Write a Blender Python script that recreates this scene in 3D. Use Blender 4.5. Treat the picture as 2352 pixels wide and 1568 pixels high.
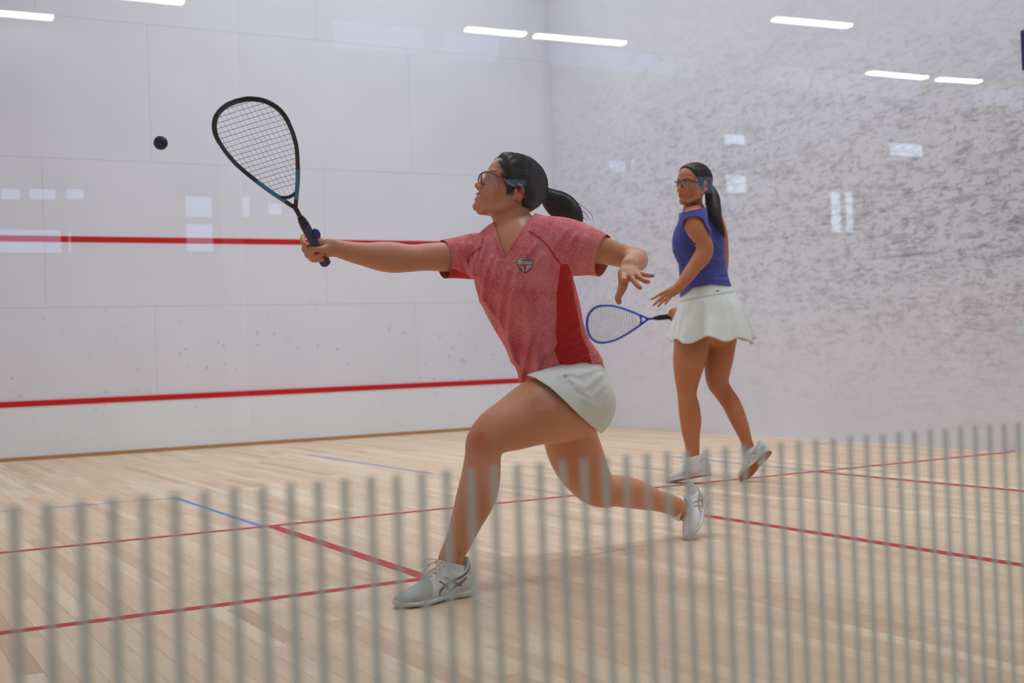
import bpy, bmesh, math, random
import numpy as np
from mathutils import Matrix, Vector

for _o in list(bpy.data.objects):
    bpy.data.objects.remove(_o, do_unlink=True)
SC = bpy.context.scene
COL = SC.collection
random.seed(7)
RNG = np.random.default_rng(11)

# ------------------------------------------------------------------ camera
# court frame: X across (left wall 0, right wall 6.4), Y from the glass back wall (0) to the front wall (9.75), Z up
IW, IH, FPX = 2352, 1568, 2872.5
CAM = np.array([-0.0672, -1.0821, 0.7149])
YAW, PITCH, ROLL = 0.500330, 0.010798, -0.035640
def _cam_axes():
    cy, sy, cp, sp = math.cos(YAW), math.sin(YAW), math.cos(PITCH), math.sin(PITCH)
    f = np.array([sy * cp, cy * cp, sp]); r = np.array([cy, -sy, 0.0]); u = np.cross(r, f)
    c, s = math.cos(ROLL), math.sin(ROLL)
    return np.array([c * r + s * u, -s * r + c * u, f])
CM = _cam_axes()
def at(x, y, d):
    """world point seen at photo pixel (x, y) at depth d metres along the view axis"""
    return CAM + d * ((x - IW / 2) / FPX * CM[0] - (y - IH / 2) / FPX * CM[1] + CM[2])
def px(P):
    q = (np.atleast_2d(P) - CAM) @ CM.T
    return np.stack([IW / 2 + FPX * q[:, 0] / q[:, 2], IH / 2 - FPX * q[:, 1] / q[:, 2], q[:, 2]], 1)

cam_data = bpy.data.cameras.new('camera'); cam = bpy.data.objects.new('camera', cam_data); COL.objects.link(cam)
cam.matrix_world = Matrix(((CM[0][0], CM[1][0], -CM[2][0], CAM[0]), (CM[0][1], CM[1][1], -CM[2][1], CAM[1]),
                           (CM[0][2], CM[1][2], -CM[2][2], CAM[2]), (0, 0, 0, 1)))
cam_data.sensor_width = 36.0; cam_data.lens = FPX / IW * 36.0
cam_data.clip_start = 0.05; cam_data.clip_end = 100
cam_data.dof.use_dof = True; cam_data.dof.focus_distance = 4.15; cam_data.dof.aperture_fstop = 3.8
SC.camera = cam

# ------------------------------------------------------------------ world, lights, exposure
world = bpy.data.worlds.new('daylight'); SC.world = world; world.use_nodes = True
_bg = world.node_tree.nodes['Background']
_bg.inputs[0].default_value = (0.62, 0.78, 1.0, 1); _bg.inputs[1].default_value = 4.0

def area_light(name, loc, size, power, color=(1, 1, 1), rot=(0, 0, 0), spread=180):
    l = bpy.data.lights.new(name, 'AREA'); l.shape = 'RECTANGLE'; l.size, l.size_y = size
    l.energy = power; l.color = color
    l.spread = math.radians(spread)
    o = bpy.data.objects.new(name, l); COL.objects.link(o); o.location = loc; o.rotation_euler = rot
    return o
COURT_H = 5.9
LAMP_SPOTS = [(x, y) for y in (1.7, 4.1, 6.5, 8.6) for x in (2.3, 3.9, 5.3)]
for i, (x, y) in enumerate(LAMP_SPOTS):
    area_light('court_light', (x, y, COURT_H - 0.09), (1.16, 0.56), 14.0, (0.96, 1.03, 1.15), (0, 0, 0), 130)
SC.view_settings.view_transform = 'Standard'; SC.view_settings.look = 'None'
SC.view_settings.exposure = 0.10; SC.view_settings.gamma = 1.0
SC.view_settings.use_curve_mapping = False
SC.cycles.use_denoising = True
SC.cycles.max_bounces = 10; SC.cycles.diffuse_bounces = 5; SC.cycles.transparent_max_bounces = 24
SC.cycles.caustics_reflective = False; SC.cycles.caustics_refractive = False
SC.cycles.sample_clamp_indirect = 6.0

# ------------------------------------------------------------------ helpers
def link(name, me, parent=None, mat=None, smooth=False):
    o = bpy.data.objects.new(name, me); COL.objects.link(o)
    if parent is not None: o.parent = parent
    if mat is not None and not me.materials: me.materials.append(mat)
    if smooth: me.polygons.foreach_set('use_smooth', np.ones(len(me.polygons), bool))
    return o
def mesh_of(verts, faces, name='m'):
    me = bpy.data.meshes.new(name)
    me.from_pydata([tuple(map(float, v)) for v in verts], [], [tuple(int(i) for i in f) for f in faces]); me.update()
    return me
def tri_mesh(V, F, name='m'):
    """fast mesh from numpy arrays, all faces with the same corner count"""
    me = bpy.data.meshes.new(name); V = np.asarray(V, np.float32); F = np.asarray(F, np.int32)
    n, k = F.shape
    me.vertices.add(len(V)); me.vertices.foreach_set('co', V.ravel())
    me.loops.add(n * k); me.loops.foreach_set('vertex_index', F.ravel())
    me.polygons.add(n); me.polygons.foreach_set('loop_start', np.arange(0, n * k, k, dtype=np.int32))
    me.update(calc_edges=True); me.validate()
    return me
def empty(name, loc=(0, 0, 0), label=None, cat=None, group=None, kind=None):
    o = bpy.data.objects.new(name, None); COL.objects.link(o); o.location = loc; o.empty_display_size = 0.1
    tag(o, label, cat, group, kind); return o
def tag(o, label=None, cat=None, group=None, kind=None):
    if label: o['label'] = label
    if cat: o['category'] = cat
    if group: o['group'] = group
    if kind: o['kind'] = kind
    return o
BOXF = [(0, 3, 2, 1), (4, 5, 6, 7), (0, 1, 5, 4), (1, 2, 6, 5), (2, 3, 7, 6), (3, 0, 4, 7)]
def box_vf(x0, x1, y0, y1, z0, z1):
    return [(x0, y0, z0), (x1, y0, z0), (x1, y1, z0), (x0, y1, z0), (x0, y0, z1), (x1, y0, z1), (x1, y1, z1), (x0, y1, z1)], BOXF
def box(name, x0, x1, y0, y1, z0, z1, mat, parent=None, bevel=0.0):
    v, f = box_vf(x0, x1, y0, y1, z0, z1); me = mesh_of(v, f, name)
    if bevel:
        bm = bmesh.new(); bm.from_mesh(me)
        bmesh.ops.bevel(bm, geom=bm.edges[:], offset=bevel, segments=2, affect='EDGES', profile=0.5)
        bm.to_mesh(me); bm.free()
    return link(name, me, parent, mat)
def boxes(name, lst, mat, parent=None):
    V, F = [], []
    for b in lst:
        v, f = box_vf(*b); n = len(V); V += v; F += [tuple(i + n for i in q) for q in f]
    return link(name, mesh_of(V, F, name), parent, mat)
def tube_vf(P, R, n=10, caps=True, flat=None):
    """swept tube through points P with radii R (scalar or array); flat=(normal, factor) squashes the section along normal"""
    P = np.asarray(P, float); m = len(P); R = np.broadcast_to(np.asarray(R, float), (m,))
    T = np.gradient(P, axis=0); T /= np.linalg.norm(T, axis=1)[:, None] + 1e-12
    a = np.array([0, 0, 1.0]) if abs(T[0][2]) < 0.9 else np.array([1.0, 0, 0])
    if flat is not None: a = np.asarray(flat[0], float)
    V = []; u = np.cross(a, T[0]); u /= np.linalg.norm(u)
    th = np.linspace(0, 2 * math.pi, n, endpoint=False)
    for i in range(m):
        if flat is not None: u = np.cross(a, T[i]); u /= np.linalg.norm(u) + 1e-12
        else: u = u - T[i] * (u @ T[i]); u /= np.linalg.norm(u) + 1e-12
        w = np.cross(T[i], u); fl = 1.0 if flat is None else flat[1]
        V += list(P[i] + R[i] * (np.cos(th)[:, None] * u + fl * np.sin(th)[:, None] * w))
    F = [(i * n + j, i * n + (j + 1) % n, (i + 1) * n + (j + 1) % n, (i + 1) * n + j) for i in range(m - 1) for j in range(n)]
    if caps:
        F.append(tuple(range(n))[::-1]); F.append(tuple(range((m - 1) * n, m * n)))
    return V, F
def tubes(name, lst, mat, parent=None, n=8, flat=None):
    V, F = [], []
    for P, R in lst:
        v, f = tube_vf(P, R, n, True, flat); k = len(V); V += list(v); F += [tuple(i + k for i in q) for q in f]
    return link(name, mesh_of(V, F, name), parent, mat, smooth=True)
def catmull(P, n):
    """n samples per span through the points P (any column count)"""
    P = np.asarray(P, float); Q = np.vstack([2 * P[0] - P[1], P, 2 * P[-1] - P[-2]]); out = []
    for i in range(len(P) - 1):
        p0, p1, p2, p3 = Q[i:i + 4]
        for t in np.linspace(0, 1, n, endpoint=False):
            out.append(0.5 * (2 * p1 + (p2 - p0) * t + (2 * p0 - 5 * p1 + 4 * p2 - p3) * t * t + (3 * p1 - p0 - 3 * p2 + p3) * t ** 3))
    out.append(P[-1]); return np.array(out)

# ------------------------------------------------------------------ materials
def srgb(r, g, b):
    f = lambda c: (c / 255) / 12.92 if c / 255 <= 0.04045 else ((c / 255 + 0.055) / 1.055) ** 2.4
    return (f(r), f(g), f(b), 1.0)
class NT:
    def __init__(s, name):
        s.m = bpy.data.materials.new(name); s.m.use_nodes = True; s.t = s.m.node_tree
        s.b = s.t.nodes['Principled BSDF']; s.out = s.t.nodes['Material Output']
    def n(s, typ, **kw):
        nd = s.t.nodes.new('ShaderNode' + typ)
        for k, v in kw.items():
            if k.startswith('i_'): nd.inputs[int(k[2:]) if k[2:].isdigit() else k[2:].replace('_', ' ')].default_value = v
            else: setattr(nd, k, v)
        return nd
    def l(s, a, b): s.t.links.new(a, b)
    def math(s, op, a, b=None, clamp=False):
        nd = s.n('Math', operation=op, use_clamp=clamp)
        for i, v in enumerate((a, b)):
            if v is None: continue
            if isinstance(v, (int, float)): nd.inputs[i].default_value = v
            else: s.l(v, nd.inputs[i])
        return nd.outputs[0]
    def mix(s, fac, a, b, blend='MIX'):
        nd = s.n('Mix', data_type='RGBA', blend_type=blend)
        for sock, v in ((nd.inputs[0], fac), (nd.inputs[6], a), (nd.inputs[7], b)):
            if isinstance(v, (int, float, tuple)): sock.default_value = v
            else: s.l(v, sock)
        return nd.outputs[2]
    def ramp(s, fac, stops):
        nd = s.n('ValToRGB'); e = nd.color_ramp.elements
        while len(e) < len(stops): e.new(0.5)
        for q, (p, c) in zip(e, stops):
            q.position = p; q.color = c if isinstance(c, tuple) else (c, c, c, 1)
        s.l(fac, nd.inputs[0]); return nd.outputs[0]
    def coords(s, kind='Object', scale=(1, 1, 1), loc=(0, 0, 0), rot=(0, 0, 0)):
        tc = s.n('TexCoord'); mp = s.n('Mapping'); mp.inputs['Scale'].default_value = scale
        mp.inputs['Location'].default_value = loc; mp.inputs['Rotation'].default_value = rot
        s.l(tc.outputs[kind], mp.inputs[0]); return mp.outputs[0]
    def noise(s, vec, scale, detail=3.0, rough=0.5, dist=0.0):
        nd = s.n('TexNoise'); nd.inputs['Scale'].default_value = scale; nd.inputs['Detail'].default_value = detail
        nd.inputs['Roughness'].default_value = rough; nd.inputs['Distortion'].default_value = dist
        s.l(vec, nd.inputs['Vector']); return nd.outputs[0]
    def bump(s, h, strength=0.3, dist=0.01):
        nd = s.n('Bump'); nd.inputs['Strength'].default_value = strength; nd.inputs['Distance'].default_value = dist
        s.l(h, nd.inputs['Height']); s.l(nd.outputs[0], s.b.inputs['Normal'])
    def set(s, color=None, rough=None, spec=None, metal=None, **kw):
        if color is not None:
            if isinstance(color, tuple): s.b.inputs['Base Color'].default_value = color
            else: s.l(color, s.b.inputs['Base Color'])
        if rough is not None:
            if isinstance(rough, (int, float)): s.b.inputs['Roughness'].default_value = rough
            else: s.l(rough, s.b.inputs['Roughness'])
        if spec is not None: s.b.inputs['Specular IOR Level'].default_value = spec
        if metal is not None: s.b.inputs['Metallic'].default_value = metal
        for k, v in kw.items(): s.b.inputs[k.replace('_', ' ')].default_value = v
        return s
def plain(name, color, rough=0.5, spec=0.4, metal=0.0):
    """a plain colour with a little procedural unevenness"""
    t = NT(name); c = t.coords('Object')
    v = t.noise(c, 35.0, 2.0); col = t.mix(t.ramp(v, [(0.3, 0.0), (0.7, 1.0)]), tuple(x * 0.93 for x in color[:3]) + (1,), color)
    return t.set(col, rough, spec, metal).m

def wall_material(name, base, kind):
    t = NT(name); tc = t.n('TexCoord').outputs['Object']
    def mp(scale=(1, 1, 1), loc=(0, 0, 0)):
        m = t.n('Mapping'); m.inputs['Scale'].default_value = scale; m.inputs['Location'].default_value = loc
        t.l(tc, m.inputs[0]); return m.outputs[0]
    sep = t.n('SeparateXYZ'); t.l(tc, sep.inputs[0]); X, Y, Z = sep.outputs
    blotch = t.ramp(t.noise(mp(), 1.3, 4.0), [(0.3, 0.965), (0.7, 1.02)])
    col = t.mix(1.0, base, blotch, 'MULTIPLY')
    def bellf(v, c, w):      # smooth hill around c with half width w
        d = t.math('DIVIDE', t.math('SUBTRACT', v, c), w)
        return t.math('POWER', 2.7183, t.math('MULTIPLY', t.math('MULTIPLY', d, d), -1.0))
    if kind == 'side':       # hundreds of rubber ball scuffs, dense in the strike zone
        dens = t.math('ADD', t.math('MULTIPLY', bellf(Z, 1.42, 0.85), bellf(Y, 3.6, 2.4)), t.math('MULTIPLY', t.math('MULTIPLY', bellf(Z, 1.95, 1.15), bellf(Y, 7.4, 3.4)), 0.60))
        for sc_, lo, hi, am, ds in (((1, 5.0, 19.0), 0.50, 0.62, 0.55, 0.5), ((1, 11.0, 33.0), 0.52, 0.64, 0.60, 0.3), ((1, 15.0, 19.0), 0.54, 0.66, 0.60, 0.4)):
            m = t.n('Mapping'); m.inputs['Scale'].default_value = sc_; m.inputs['Rotation'].default_value = (0.08, 0, 0); t.l(tc, m.inputs[0])
            n = t.noise(m.outputs[0], 1.0, 4.0, 0.65, ds)
            s = t.ramp(n, [(lo, 0.0), (hi, 1.0)])
            col = t.mix(t.math('MULTIPLY', t.math('MULTIPLY', s, dens), am * 0.66, True), col, srgb(98, 98, 102))
        haze = t.math('MULTIPLY', dens, 0.16)
        col = t.mix(haze, col, srgb(150, 150, 152))
        red = t.math('MULTIPLY', t.math('MULTIPLY', bellf(Y, 4.6, 0.5), bellf(Z, 0.82, 0.16)), t.ramp(t.noise(mp(), 9.0, 3.0), [(0.45, 0.0), (0.62, 0.28)]))
        col = t.mix(red, col, srgb(196, 130, 136))
        stroke = t.math('MULTIPLY', bellf(t.math('ADD', Z, t.math('MULTIPLY', t.math('SUBTRACT', Y, 5.2), -0.02)), 1.30, 0.012), bellf(Y, 5.1, 0.35))
        col = t.mix(t.math('MULTIPLY', stroke, 0.4), col, srgb(100, 100, 102))
    if kind == 'front':      # scattered single ball prints
        zone = t.math('ADD', t.math('MULTIPLY', bellf(Z, 0.75, 0.45), 1.0), 0.06)
        for k, (sc_, th) in enumerate(((6.5, 0.12), (9.5, 0.10), (3.1, 0.09))):
            m = mp((1, 1, 1.0), (k * 3.7, 0, k * 1.9))
            v = t.n('TexVoronoi', feature='F1'); v.inputs['Scale'].default_value = sc_; v.inputs['Randomness'].default_value = 1.0
            t.l(m, v.inputs['Vector'])
            rnd = t.n('SeparateColor'); t.l(v.outputs['Color'], rnd.inputs[0])
            keep = t.math('GREATER_THAN', rnd.outputs[0], 0.25)
            d = t.math('ADD', v.outputs['Distance'], t.math('MULTIPLY', t.noise(m, 22.0, 2.0), 0.10))
            sp = t.ramp(d, [(th, 1.0), (th + 0.075, 0.0)])
            a = t.math('MULTIPLY', t.math('MULTIPLY', sp, keep), t.math('MULTIPLY', zone, rnd.outputs[1]))
            col = t.mix(t.math('MULTIPLY', a, 0.75, True), col, srgb(120, 120, 124))
    t.set(col, 0.55, 0.25)
    t.bump(t.noise(mp(), 60.0, 3.0), 0.06, 0.004)
    return t.m
M_FRONT = wall_material('front_wall_plaster', (0.785, 0.795, 0.865, 1), 'front')
M_TIN = wall_material('tin_board', (0.83, 0.87, 0.92, 1), 'front')
M_SIDE = wall_material('side_wall_plaster', (0.775, 0.78, 0.85, 1), 'side')
M_PLAIN = wall_material('plain_wall', (0.78, 0.77, 0.80, 1), 'plain')
M_RED = plain('red_line_paint', srgb(208, 8, 14), 0.55, 0.3)
M_FLOORRED = plain('red_floor_line_paint', srgb(190, 22, 42), 0.5, 0.3)
M_FLOORBLUE = plain('blue_floor_tape', srgb(92, 138, 214), 0.5, 0.3)
M_GROUT = plain('joint_filler', srgb(168, 166, 172), 0.8, 0.1)
M_TRIM = plain('varnished_wood_trim', srgb(186, 146, 96), 0.45, 0.4)
M_DARK = plain('subfloor_dark', srgb(70, 52, 36), 0.8, 0.1)

def plank_material():
    t = NT('maple_plank')
    at_ = t.n('Attribute', attribute_name='tone'); sp = t.n('SeparateColor'); t.l(at_.outputs['Color'], sp.inputs[0])
    tc = t.n('TexCoord'); ge = t.n('NewGeometry')
    off = t.n('Combine XYZ' if False else 'CombineXYZ'); t.l(t.math('MULTIPLY', sp.outputs[1], 37.0), off.inputs[0]); t.l(t.math('MULTIPLY', sp.outputs[2], 19.0), off.inputs[2])
    ad = t.n('VectorMath', operation='ADD'); t.l(ge.outputs['Position'], ad.inputs[0]); t.l(off.outputs[0], ad.inputs[1])
    def mp(s):
        m = t.n('Mapping'); m.inputs['Scale'].default_value = s; t.l(ad.outputs[0], m.inputs[0]); return m.outputs[0]
    base = t.ramp(sp.outputs[0], [(0.0, srgb(206, 174, 142)), (0.3, srgb(220, 191, 158)), (0.65, srgb(227, 202, 170)), (1.0, srgb(237, 218, 190))])
    grain = t.ramp(t.noise(mp((26, 1.3, 1)), 1.0, 5.0, 0.6, 0.5), [(0.32, 0.90), (0.6, 1.03)])
    col = t.mix(1.0, base, grain, 'MULTIPLY')
    flame = t.ramp(t.noise(mp((9, 0.9, 1)), 1.0, 3.0, 0.5, 1.6), [(0.58, 0.0), (0.72, 0.30)])
    col = t.mix(flame, col, srgb(188, 150, 116))
    fleck = t.ramp(t.noise(mp((60, 14, 1)), 1.0, 2.0), [(0.74, 0.0), (0.79, 0.5)])
    col = t.mix(fleck, col, srgb(140, 104, 70))
    pale = t.ramp(t.noise(mp((14, 2.2, 1)), 1.0, 2.0), [(0.66, 0.0), (0.74, 0.35)])
    col = t.mix(pale, col, srgb(226, 212, 192))
    t.set(col, t.ramp(t.noise(mp((3, 3, 1)), 1.0, 3.0), [(0.3, 0.40), (0.7, 0.52)]), 0.32)
    return t.m
M_PLANK = plank_material()

def glass_material(name, tint=(0.975, 0.985, 0.98, 1), gain=1.0):
    """clear glazing: what is behind comes straight through, Schlick reflection on each face"""
    t = NT(name); t.t.nodes.remove(t.b)
    ge = t.n('NewGeometry'); dt = t.n('VectorMath', operation='DOT_PRODUCT')
    t.l(ge.outputs['Incoming'], dt.inputs[0]); t.l(ge.outputs['Normal'], dt.inputs[1])
    c = t.math('ABSOLUTE', dt.outputs['Value'])
    p = t.math('POWER', t.math('SUBTRACT', 1.0, c, True), 5.0)
    fr = t.math('MULTIPLY', t.math('ADD', t.math('MULTIPLY', p, 0.96), 0.042), gain, True)
    tr = t.n('BsdfTransparent'); tr.inputs[0].default_value = tint
    gl = t.n('BsdfGlossy'); gl.inputs['Roughness'].default_value = 0.0; gl.inputs[0].default_value = (1, 1, 1, 1)
    mx = t.n('MixShader'); t.l(fr, mx.inputs[0]); t.l(tr.outputs[0], mx.inputs[1]); t.l(gl.outputs[0], mx.inputs[2])
    t.l(mx.outputs[0], t.out.inputs[0]); return t.m
M_GLASS = glass_material('toughened_glass')
M_PANE = glass_material('window_glass', (0.95, 0.97, 0.98, 1))
def frosted(name, col, opac):
    t = NT(name); t.t.nodes.remove(t.b)
    v = t.noise(t.coords('Object'), 30.0, 2.0); cc = t.mix(t.ramp(v, [(0.3, 0.0), (0.7, 1.0)]), tuple(x * 0.95 for x in col[:3]) + (1,), col)
    df = t.n('BsdfDiffuse'); t.l(cc, df.inputs[0])
    tl = t.n('BsdfTranslucent'); t.l(cc, tl.inputs[0])
    a = t.n('MixShader'); a.inputs[0].default_value = 0.8; t.l(df.outputs[0], a.inputs[1]); t.l(tl.outputs[0], a.inputs[2])
    tr = t.n('BsdfTransparent'); b = t.n('MixShader'); b.inputs[0].default_value = opac
    t.l(tr.outputs[0], b.inputs[1]); t.l(a.outputs[0], b.inputs[2]); t.l(b.outputs[0], t.out.inputs[0]); return t.m
M_STRIPE = frosted('frosted_film', (0.64, 0.72, 0.68, 1), 0.46)
def emitter(name, color, strength):
    t = NT(name); t.set((0.9, 0.9, 0.9, 1), 0.5)
    v = t.noise(t.coords('Object'), 8.0, 1.0); c = t.mix(t.ramp(v, [(0.3, 0.0), (0.7, 1.0)]), tuple(x * 0.97 for x in color[:3]) + (1,), color)
    t.l(c, t.b.inputs['Emission Color']); t.b.inputs['Emission Strength'].default_value = strength
    return t.m

# ------------------------------------------------------------------ court shell
CW, CL = 6.4, 9.75
def S(o, label=None): return tag(o, label, None, None, 'structure')
wall_front = S(box('wall_front', -0.2, CW + 0.2, CL + 0.018, CL + 0.25, 0, COURT_H, M_GROUT))
# painted panels of the front wall: staggered boards 2.44 m wide with hairline joints
rows = [(0.482, 1.2393, -0.05), (1.2407, 2.4743, -0.925), (2.4757, 3.6583, -0.035), (3.6597, 4.8603, -0.943), (4.8617, COURT_H, -0.03)]
for z0, z1, xs in rows:
    x = xs
    while x < CW:
        a, b = max(x, 0.0) + 0.0007, min(x + 2.437, CW) - 0.0007
        if b - a > 0.003:
            box('panel', a, b, CL, CL + 0.018, z0, z1, M_FRONT, wall_front)
        x += 2.437
box('tin', 0.0, CW, CL - 0.012, CL + 0.018, 0.03, 0.436, M_TIN, wall_front)
tag(box('tin_top_strip', 0.0, CW, CL - 0.016, CL + 0.018, 0.4365, 0.4815, M_RED, wall_front), 'red strip along the top of the tin')
tag(box('service_line', 0.0, CW, CL - 0.0012, CL + 0.002, 1.78, 1.83, M_RED, wall_front), 'red service line across the front wall')
S(box('baseboard_front', 0.0, CW, CL - 0.022, CL - 0.0125, 0.0, 0.03, M_TRIM))
wall_right = S(box('wall_right', CW, CW + 0.2, -0.0, CL + 0.25, 0, COURT_H, M_SIDE))
wall_left = S(box('wall_left', -0.2, 0.0, 0.0, CL + 0.25, 0, COURT_H, M_PLAIN))
ceiling = S(box('ceiling', -0.2, CW + 0.2, -0.1, CL + 0.25, COURT_H, COURT_H + 0.15, M_PLAIN))
M_LAMP = emitter('led_diffuser', (0.96, 1.0, 1.0, 1), 1.0)
M_FRAME = plain('white_lamp_frame', srgb(225, 225, 222), 0.4)
for i, (x, y) in enumerate(LAMP_SPOTS):
    t = empty('ceiling_light', (x, y, COURT_H), 'white LED panel on the court ceiling above the players', 'light', 'LED panels on the court ceiling')
    boxes('frame', [(-0.6, 0.6, -0.3, -0.285, -0.07, 0), (-0.6, 0.6, 0.285, 0.3, -0.07, 0), (-0.6, -0.585, -0.285, 0.285, -0.07, 0), (0.585, 0.6, -0.285, 0.285, -0.07, 0)], M_FRAME, t)
    box('diffuser', -0.585, 0.585, -0.285, 0.285, -0.06, -0.05, M_LAMP, t)

# ------------------------------------------------------------------ floor of maple strips
floor = S(box('floor', -0.2, CW + 0.2, -0.02, CL + 0.25, -0.06, -0.008, M_DARK))
PITCH_X = 0.05715; x0 = 0.306 - 6 * PITCH_X
planks = []
for k in range(-1, 114):
    a, b = x0 + k * PITCH_X, x0 + (k + 1) * PITCH_X
    a, b = max(a, 0.0), min(b, CW)
    if b - a < 0.005: continue
    y = -RNG.uniform(0, 0.9)
    while y < CL:
        L = RNG.choice([RNG.uniform(0.3, 0.7), RNG.uniform(0.6, 1.5), RNG.uniform(1.0, 2.1)])
        planks.append((a, b, max(y, 0.0), min(y + L, CL))); y += L
def seen_area(p):
    q = px([(p[0], p[2], 0), (p[1], p[2], 0), (p[1], p[3], 0), (p[0], p[3], 0)])
    if q[:, 2].min() < 0.4: return 0
    X = np.clip(q[:, 0], 0, IW); Yq = np.clip(q[:, 1], 0, IH)
    return 0.5 * abs(np.dot(X, np.roll(Yq, 1)) - np.dot(Yq, np.roll(X, 1)))
areas = np.array([seen_area(p) for p in planks]); order = np.argsort(-areas)
def plank_geo(p):
    g = RNG.uniform(0.00012, 0.00028); h = RNG.uniform(-0.0002, 0.0001); c = 0.0006
    a, b, y0, y1 = p[0] + g, p[1] - g, p[2] + 0.0003, p[3] - 0.0003
    v = [(a, y0, -0.008), (b, y0, -0.008), (b, y1, -0.008), (a, y1, -0.008), (a, y0, h - c), (b, y0, h - c), (b, y1, h - c), (a, y1, h - c),
         (a + c, y0 + c, h), (b - c, y0 + c, h), (b - c, y1 - c, h), (a + c, y1 - c, h)]
    f = [(0, 1, 5, 4), (1, 2, 6, 5), (2, 3, 7, 6), (3, 0, 4, 7), (4, 5, 9, 8), (5, 6, 10, 9), (6, 7, 11, 10), (7, 4, 8, 11), (8, 9, 10, 11)]
    return v, f, (float(np.clip(RNG.normal(0.5, 0.2), 0, 1)), RNG.random(), RNG.random(), 1)
def tone(me, cols):
    a = me.color_attributes.new('tone', 'FLOAT_COLOR', 'POINT'); a.data.foreach_set('color', np.asarray(cols, np.float32).ravel())
for i in order[:300]:
    v, f, c = plank_geo(planks[i]); me = mesh_of(v, f, 'plank'); tone(me, [c] * 12); link('plank', me, floor, M_PLANK)
V, F, CC = [], [], []
for i in order[300:]:
    v, f, c = plank_geo(planks[i]); n = len(V); V += v; F += [tuple(j + n for j in q) for q in f]; CC += [c] * 12
me = mesh_of(V, F, 'far_planks'); tone(me, CC); o = link('far_planks', me, floor, M_PLANK); o['kind'] = 'stuff'
def strip(name, p, q, w, mat, label=None, z=0.0007):
    p, q = np.array(p, float), np.array(q, float); d = (q - p) / np.linalg.norm(q - p); n = np.array([-d[1], d[0]]) * w / 2
    c = [p - n, q - n, q + n, p + n]
    me = mesh_of([(*a, 0.0001) for a in c] + [(*a, z) for a in c], BOXF, name)
    o = link(name, me, floor, mat); return tag(o, label)
R_ = 0.05
strip('court_line', (0, 4.285), (CW, 4.285), R_, M_FLOORRED, 'red short line across the whole court')
strip('court_line', (3.2, 0), (3.2, 4.26), R_, M_FLOORRED, 'red half-court line')
strip('court_line', (1.625, 2.61), (1.625, 4.26), R_, M_FLOORRED, 'red side line of the left service box')
strip('court_line', (0, 2.635), (1.6, 2.635), R_, M_FLOORRED, 'red back line of the left service box')
strip('court_line', (4.775, 2.61), (4.775, 4.26), R_, M_FLOORRED, 'red side line of the right service box')
strip('court_line', (4.8, 2.635), (CW, 2.635), R_, M_FLOORRED, 'red back line of the right service box')
strip('tape_line', (1.577, 5.83), (1.588, 4.315), 0.026, M_FLOORBLUE, 'blue training tape running on from the left box line')
strip('tape_line', (0.03, 5.90), (0.80, 5.875), 0.018, M_FLOORBLUE, 'blue training tape towards the left wall')
strip('tape_line', (0.89, 5.873), (1.577, 5.815), 0.018, M_FLOORBLUE)
strip('tape_line', (3.162, 8.14), (3.184, 5.94), 0.022, M_FLOORBLUE, 'blue training tape on the half-court axis')
strip('tape_line', (4.85, 5.79), (4.785, 4.315), 0.022, M_FLOORBLUE, 'blue training tape running on from the right box line')
strip('tape_line', (4.87, 5.70), (6.38, 5.76), 0.016, M_FLOORBLUE, 'blue training tape towards the right wall')
# ------------------------------------------------------------------ glass back wall with frosted stripes
wall_back = empty('wall_back', (0, 0, 0), None, None, None, 'structure')
GX = [0.0, 2.13, 4.27, 6.4]
GY = -0.012
for k in range(3):
    g = box('glass_panel', GX[k] + 0.002, GX[k + 1] - 0.002, GY, 0.0, 0.02, 2.9, M_GLASS, wall_back)
    xs = [0.0594 + 0.02551 * i for i in range(-2, 250)]
    st = None
    for x in xs:
        if not (GX[k] + 0.006 < x < GX[k + 1] - 0.006): continue
        if st is None: st = mesh_of(*box_vf(-0.0048, 0.0048, -0.0002, 0.0, 0.02, 0.6085), 'stripe'); st.materials.append(M_STRIPE)
        o = link('stripe', st, g); o.location = (x, GY - 0.0001, 0)
box('glass_channel', 0.0, CW, -0.03, 0.012, 0.0, 0.02, plain('aluminium_channel', srgb(150, 150, 150), 0.4, 0.5, 0.8), wall_back)
box('header_wall', -0.2, CW + 0.2, -0.1, 0.0, 2.9, COURT_H, M_PLAIN, wall_back)
# ------------------------------------------------------------------ the hall behind the camera (seen mirrored in the glass)
HX0, HX1, HY, HZ = -7.0, 19.0, -13.0, 5.6
M_HALL = plain('hall_plaster', (0.42, 0.41, 0.42, 1), 0.8, 0.2)
M_HALLFLOOR = plain('hall_carpet', (0.07, 0.075, 0.085, 1), 0.9, 0.1)
M_HALLCEIL = plain('hall_ceiling_tiles', (0.40, 0.40, 0.42, 1), 0.9, 0.1)
M_WFRAME = plain('grey_window_frame', (0.16, 0.16, 0.17, 1), 0.5)
M_TPANE = glass_material('tinted_window_glass', (0.34, 0.37, 0.44, 1))
M_MPANE = glass_material('greyed_window_glass', (0.62, 0.66, 0.74, 1))
M_DPANE = glass_material('dim_window_glass', (0.40, 0.42, 0.50, 1))
M_BEAM = plain('pale_steel_beam', (0.85, 0.84, 0.86, 1), 0.6)
M_SCREEN = plain('dark_partition_board', (0.10, 0.10, 0.11, 1), 0.8)
S(box('floor_hall', HX0, HX1, HY - 0.3, -0.032, -0.06, -0.001, M_HALLFLOOR))
S(box('ceiling_hall', HX0, HX1, HY - 0.3, -0.1, HZ, HZ + 0.12, M_HALLCEIL))
S(box('wall_hall_west', HX0 - 0.2, HX0, HY - 0.3, 0.0, 0, HZ, M_HALL))
S(box('wall_hall_east', HX1, HX1 + 0.2, HY - 0.3, 0.0, 0, HZ, M_HALL))
S(box('wall_hall_court_west', HX0, -0.2, -0.1, 0.1, 0, HZ, M_HALL))
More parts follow.
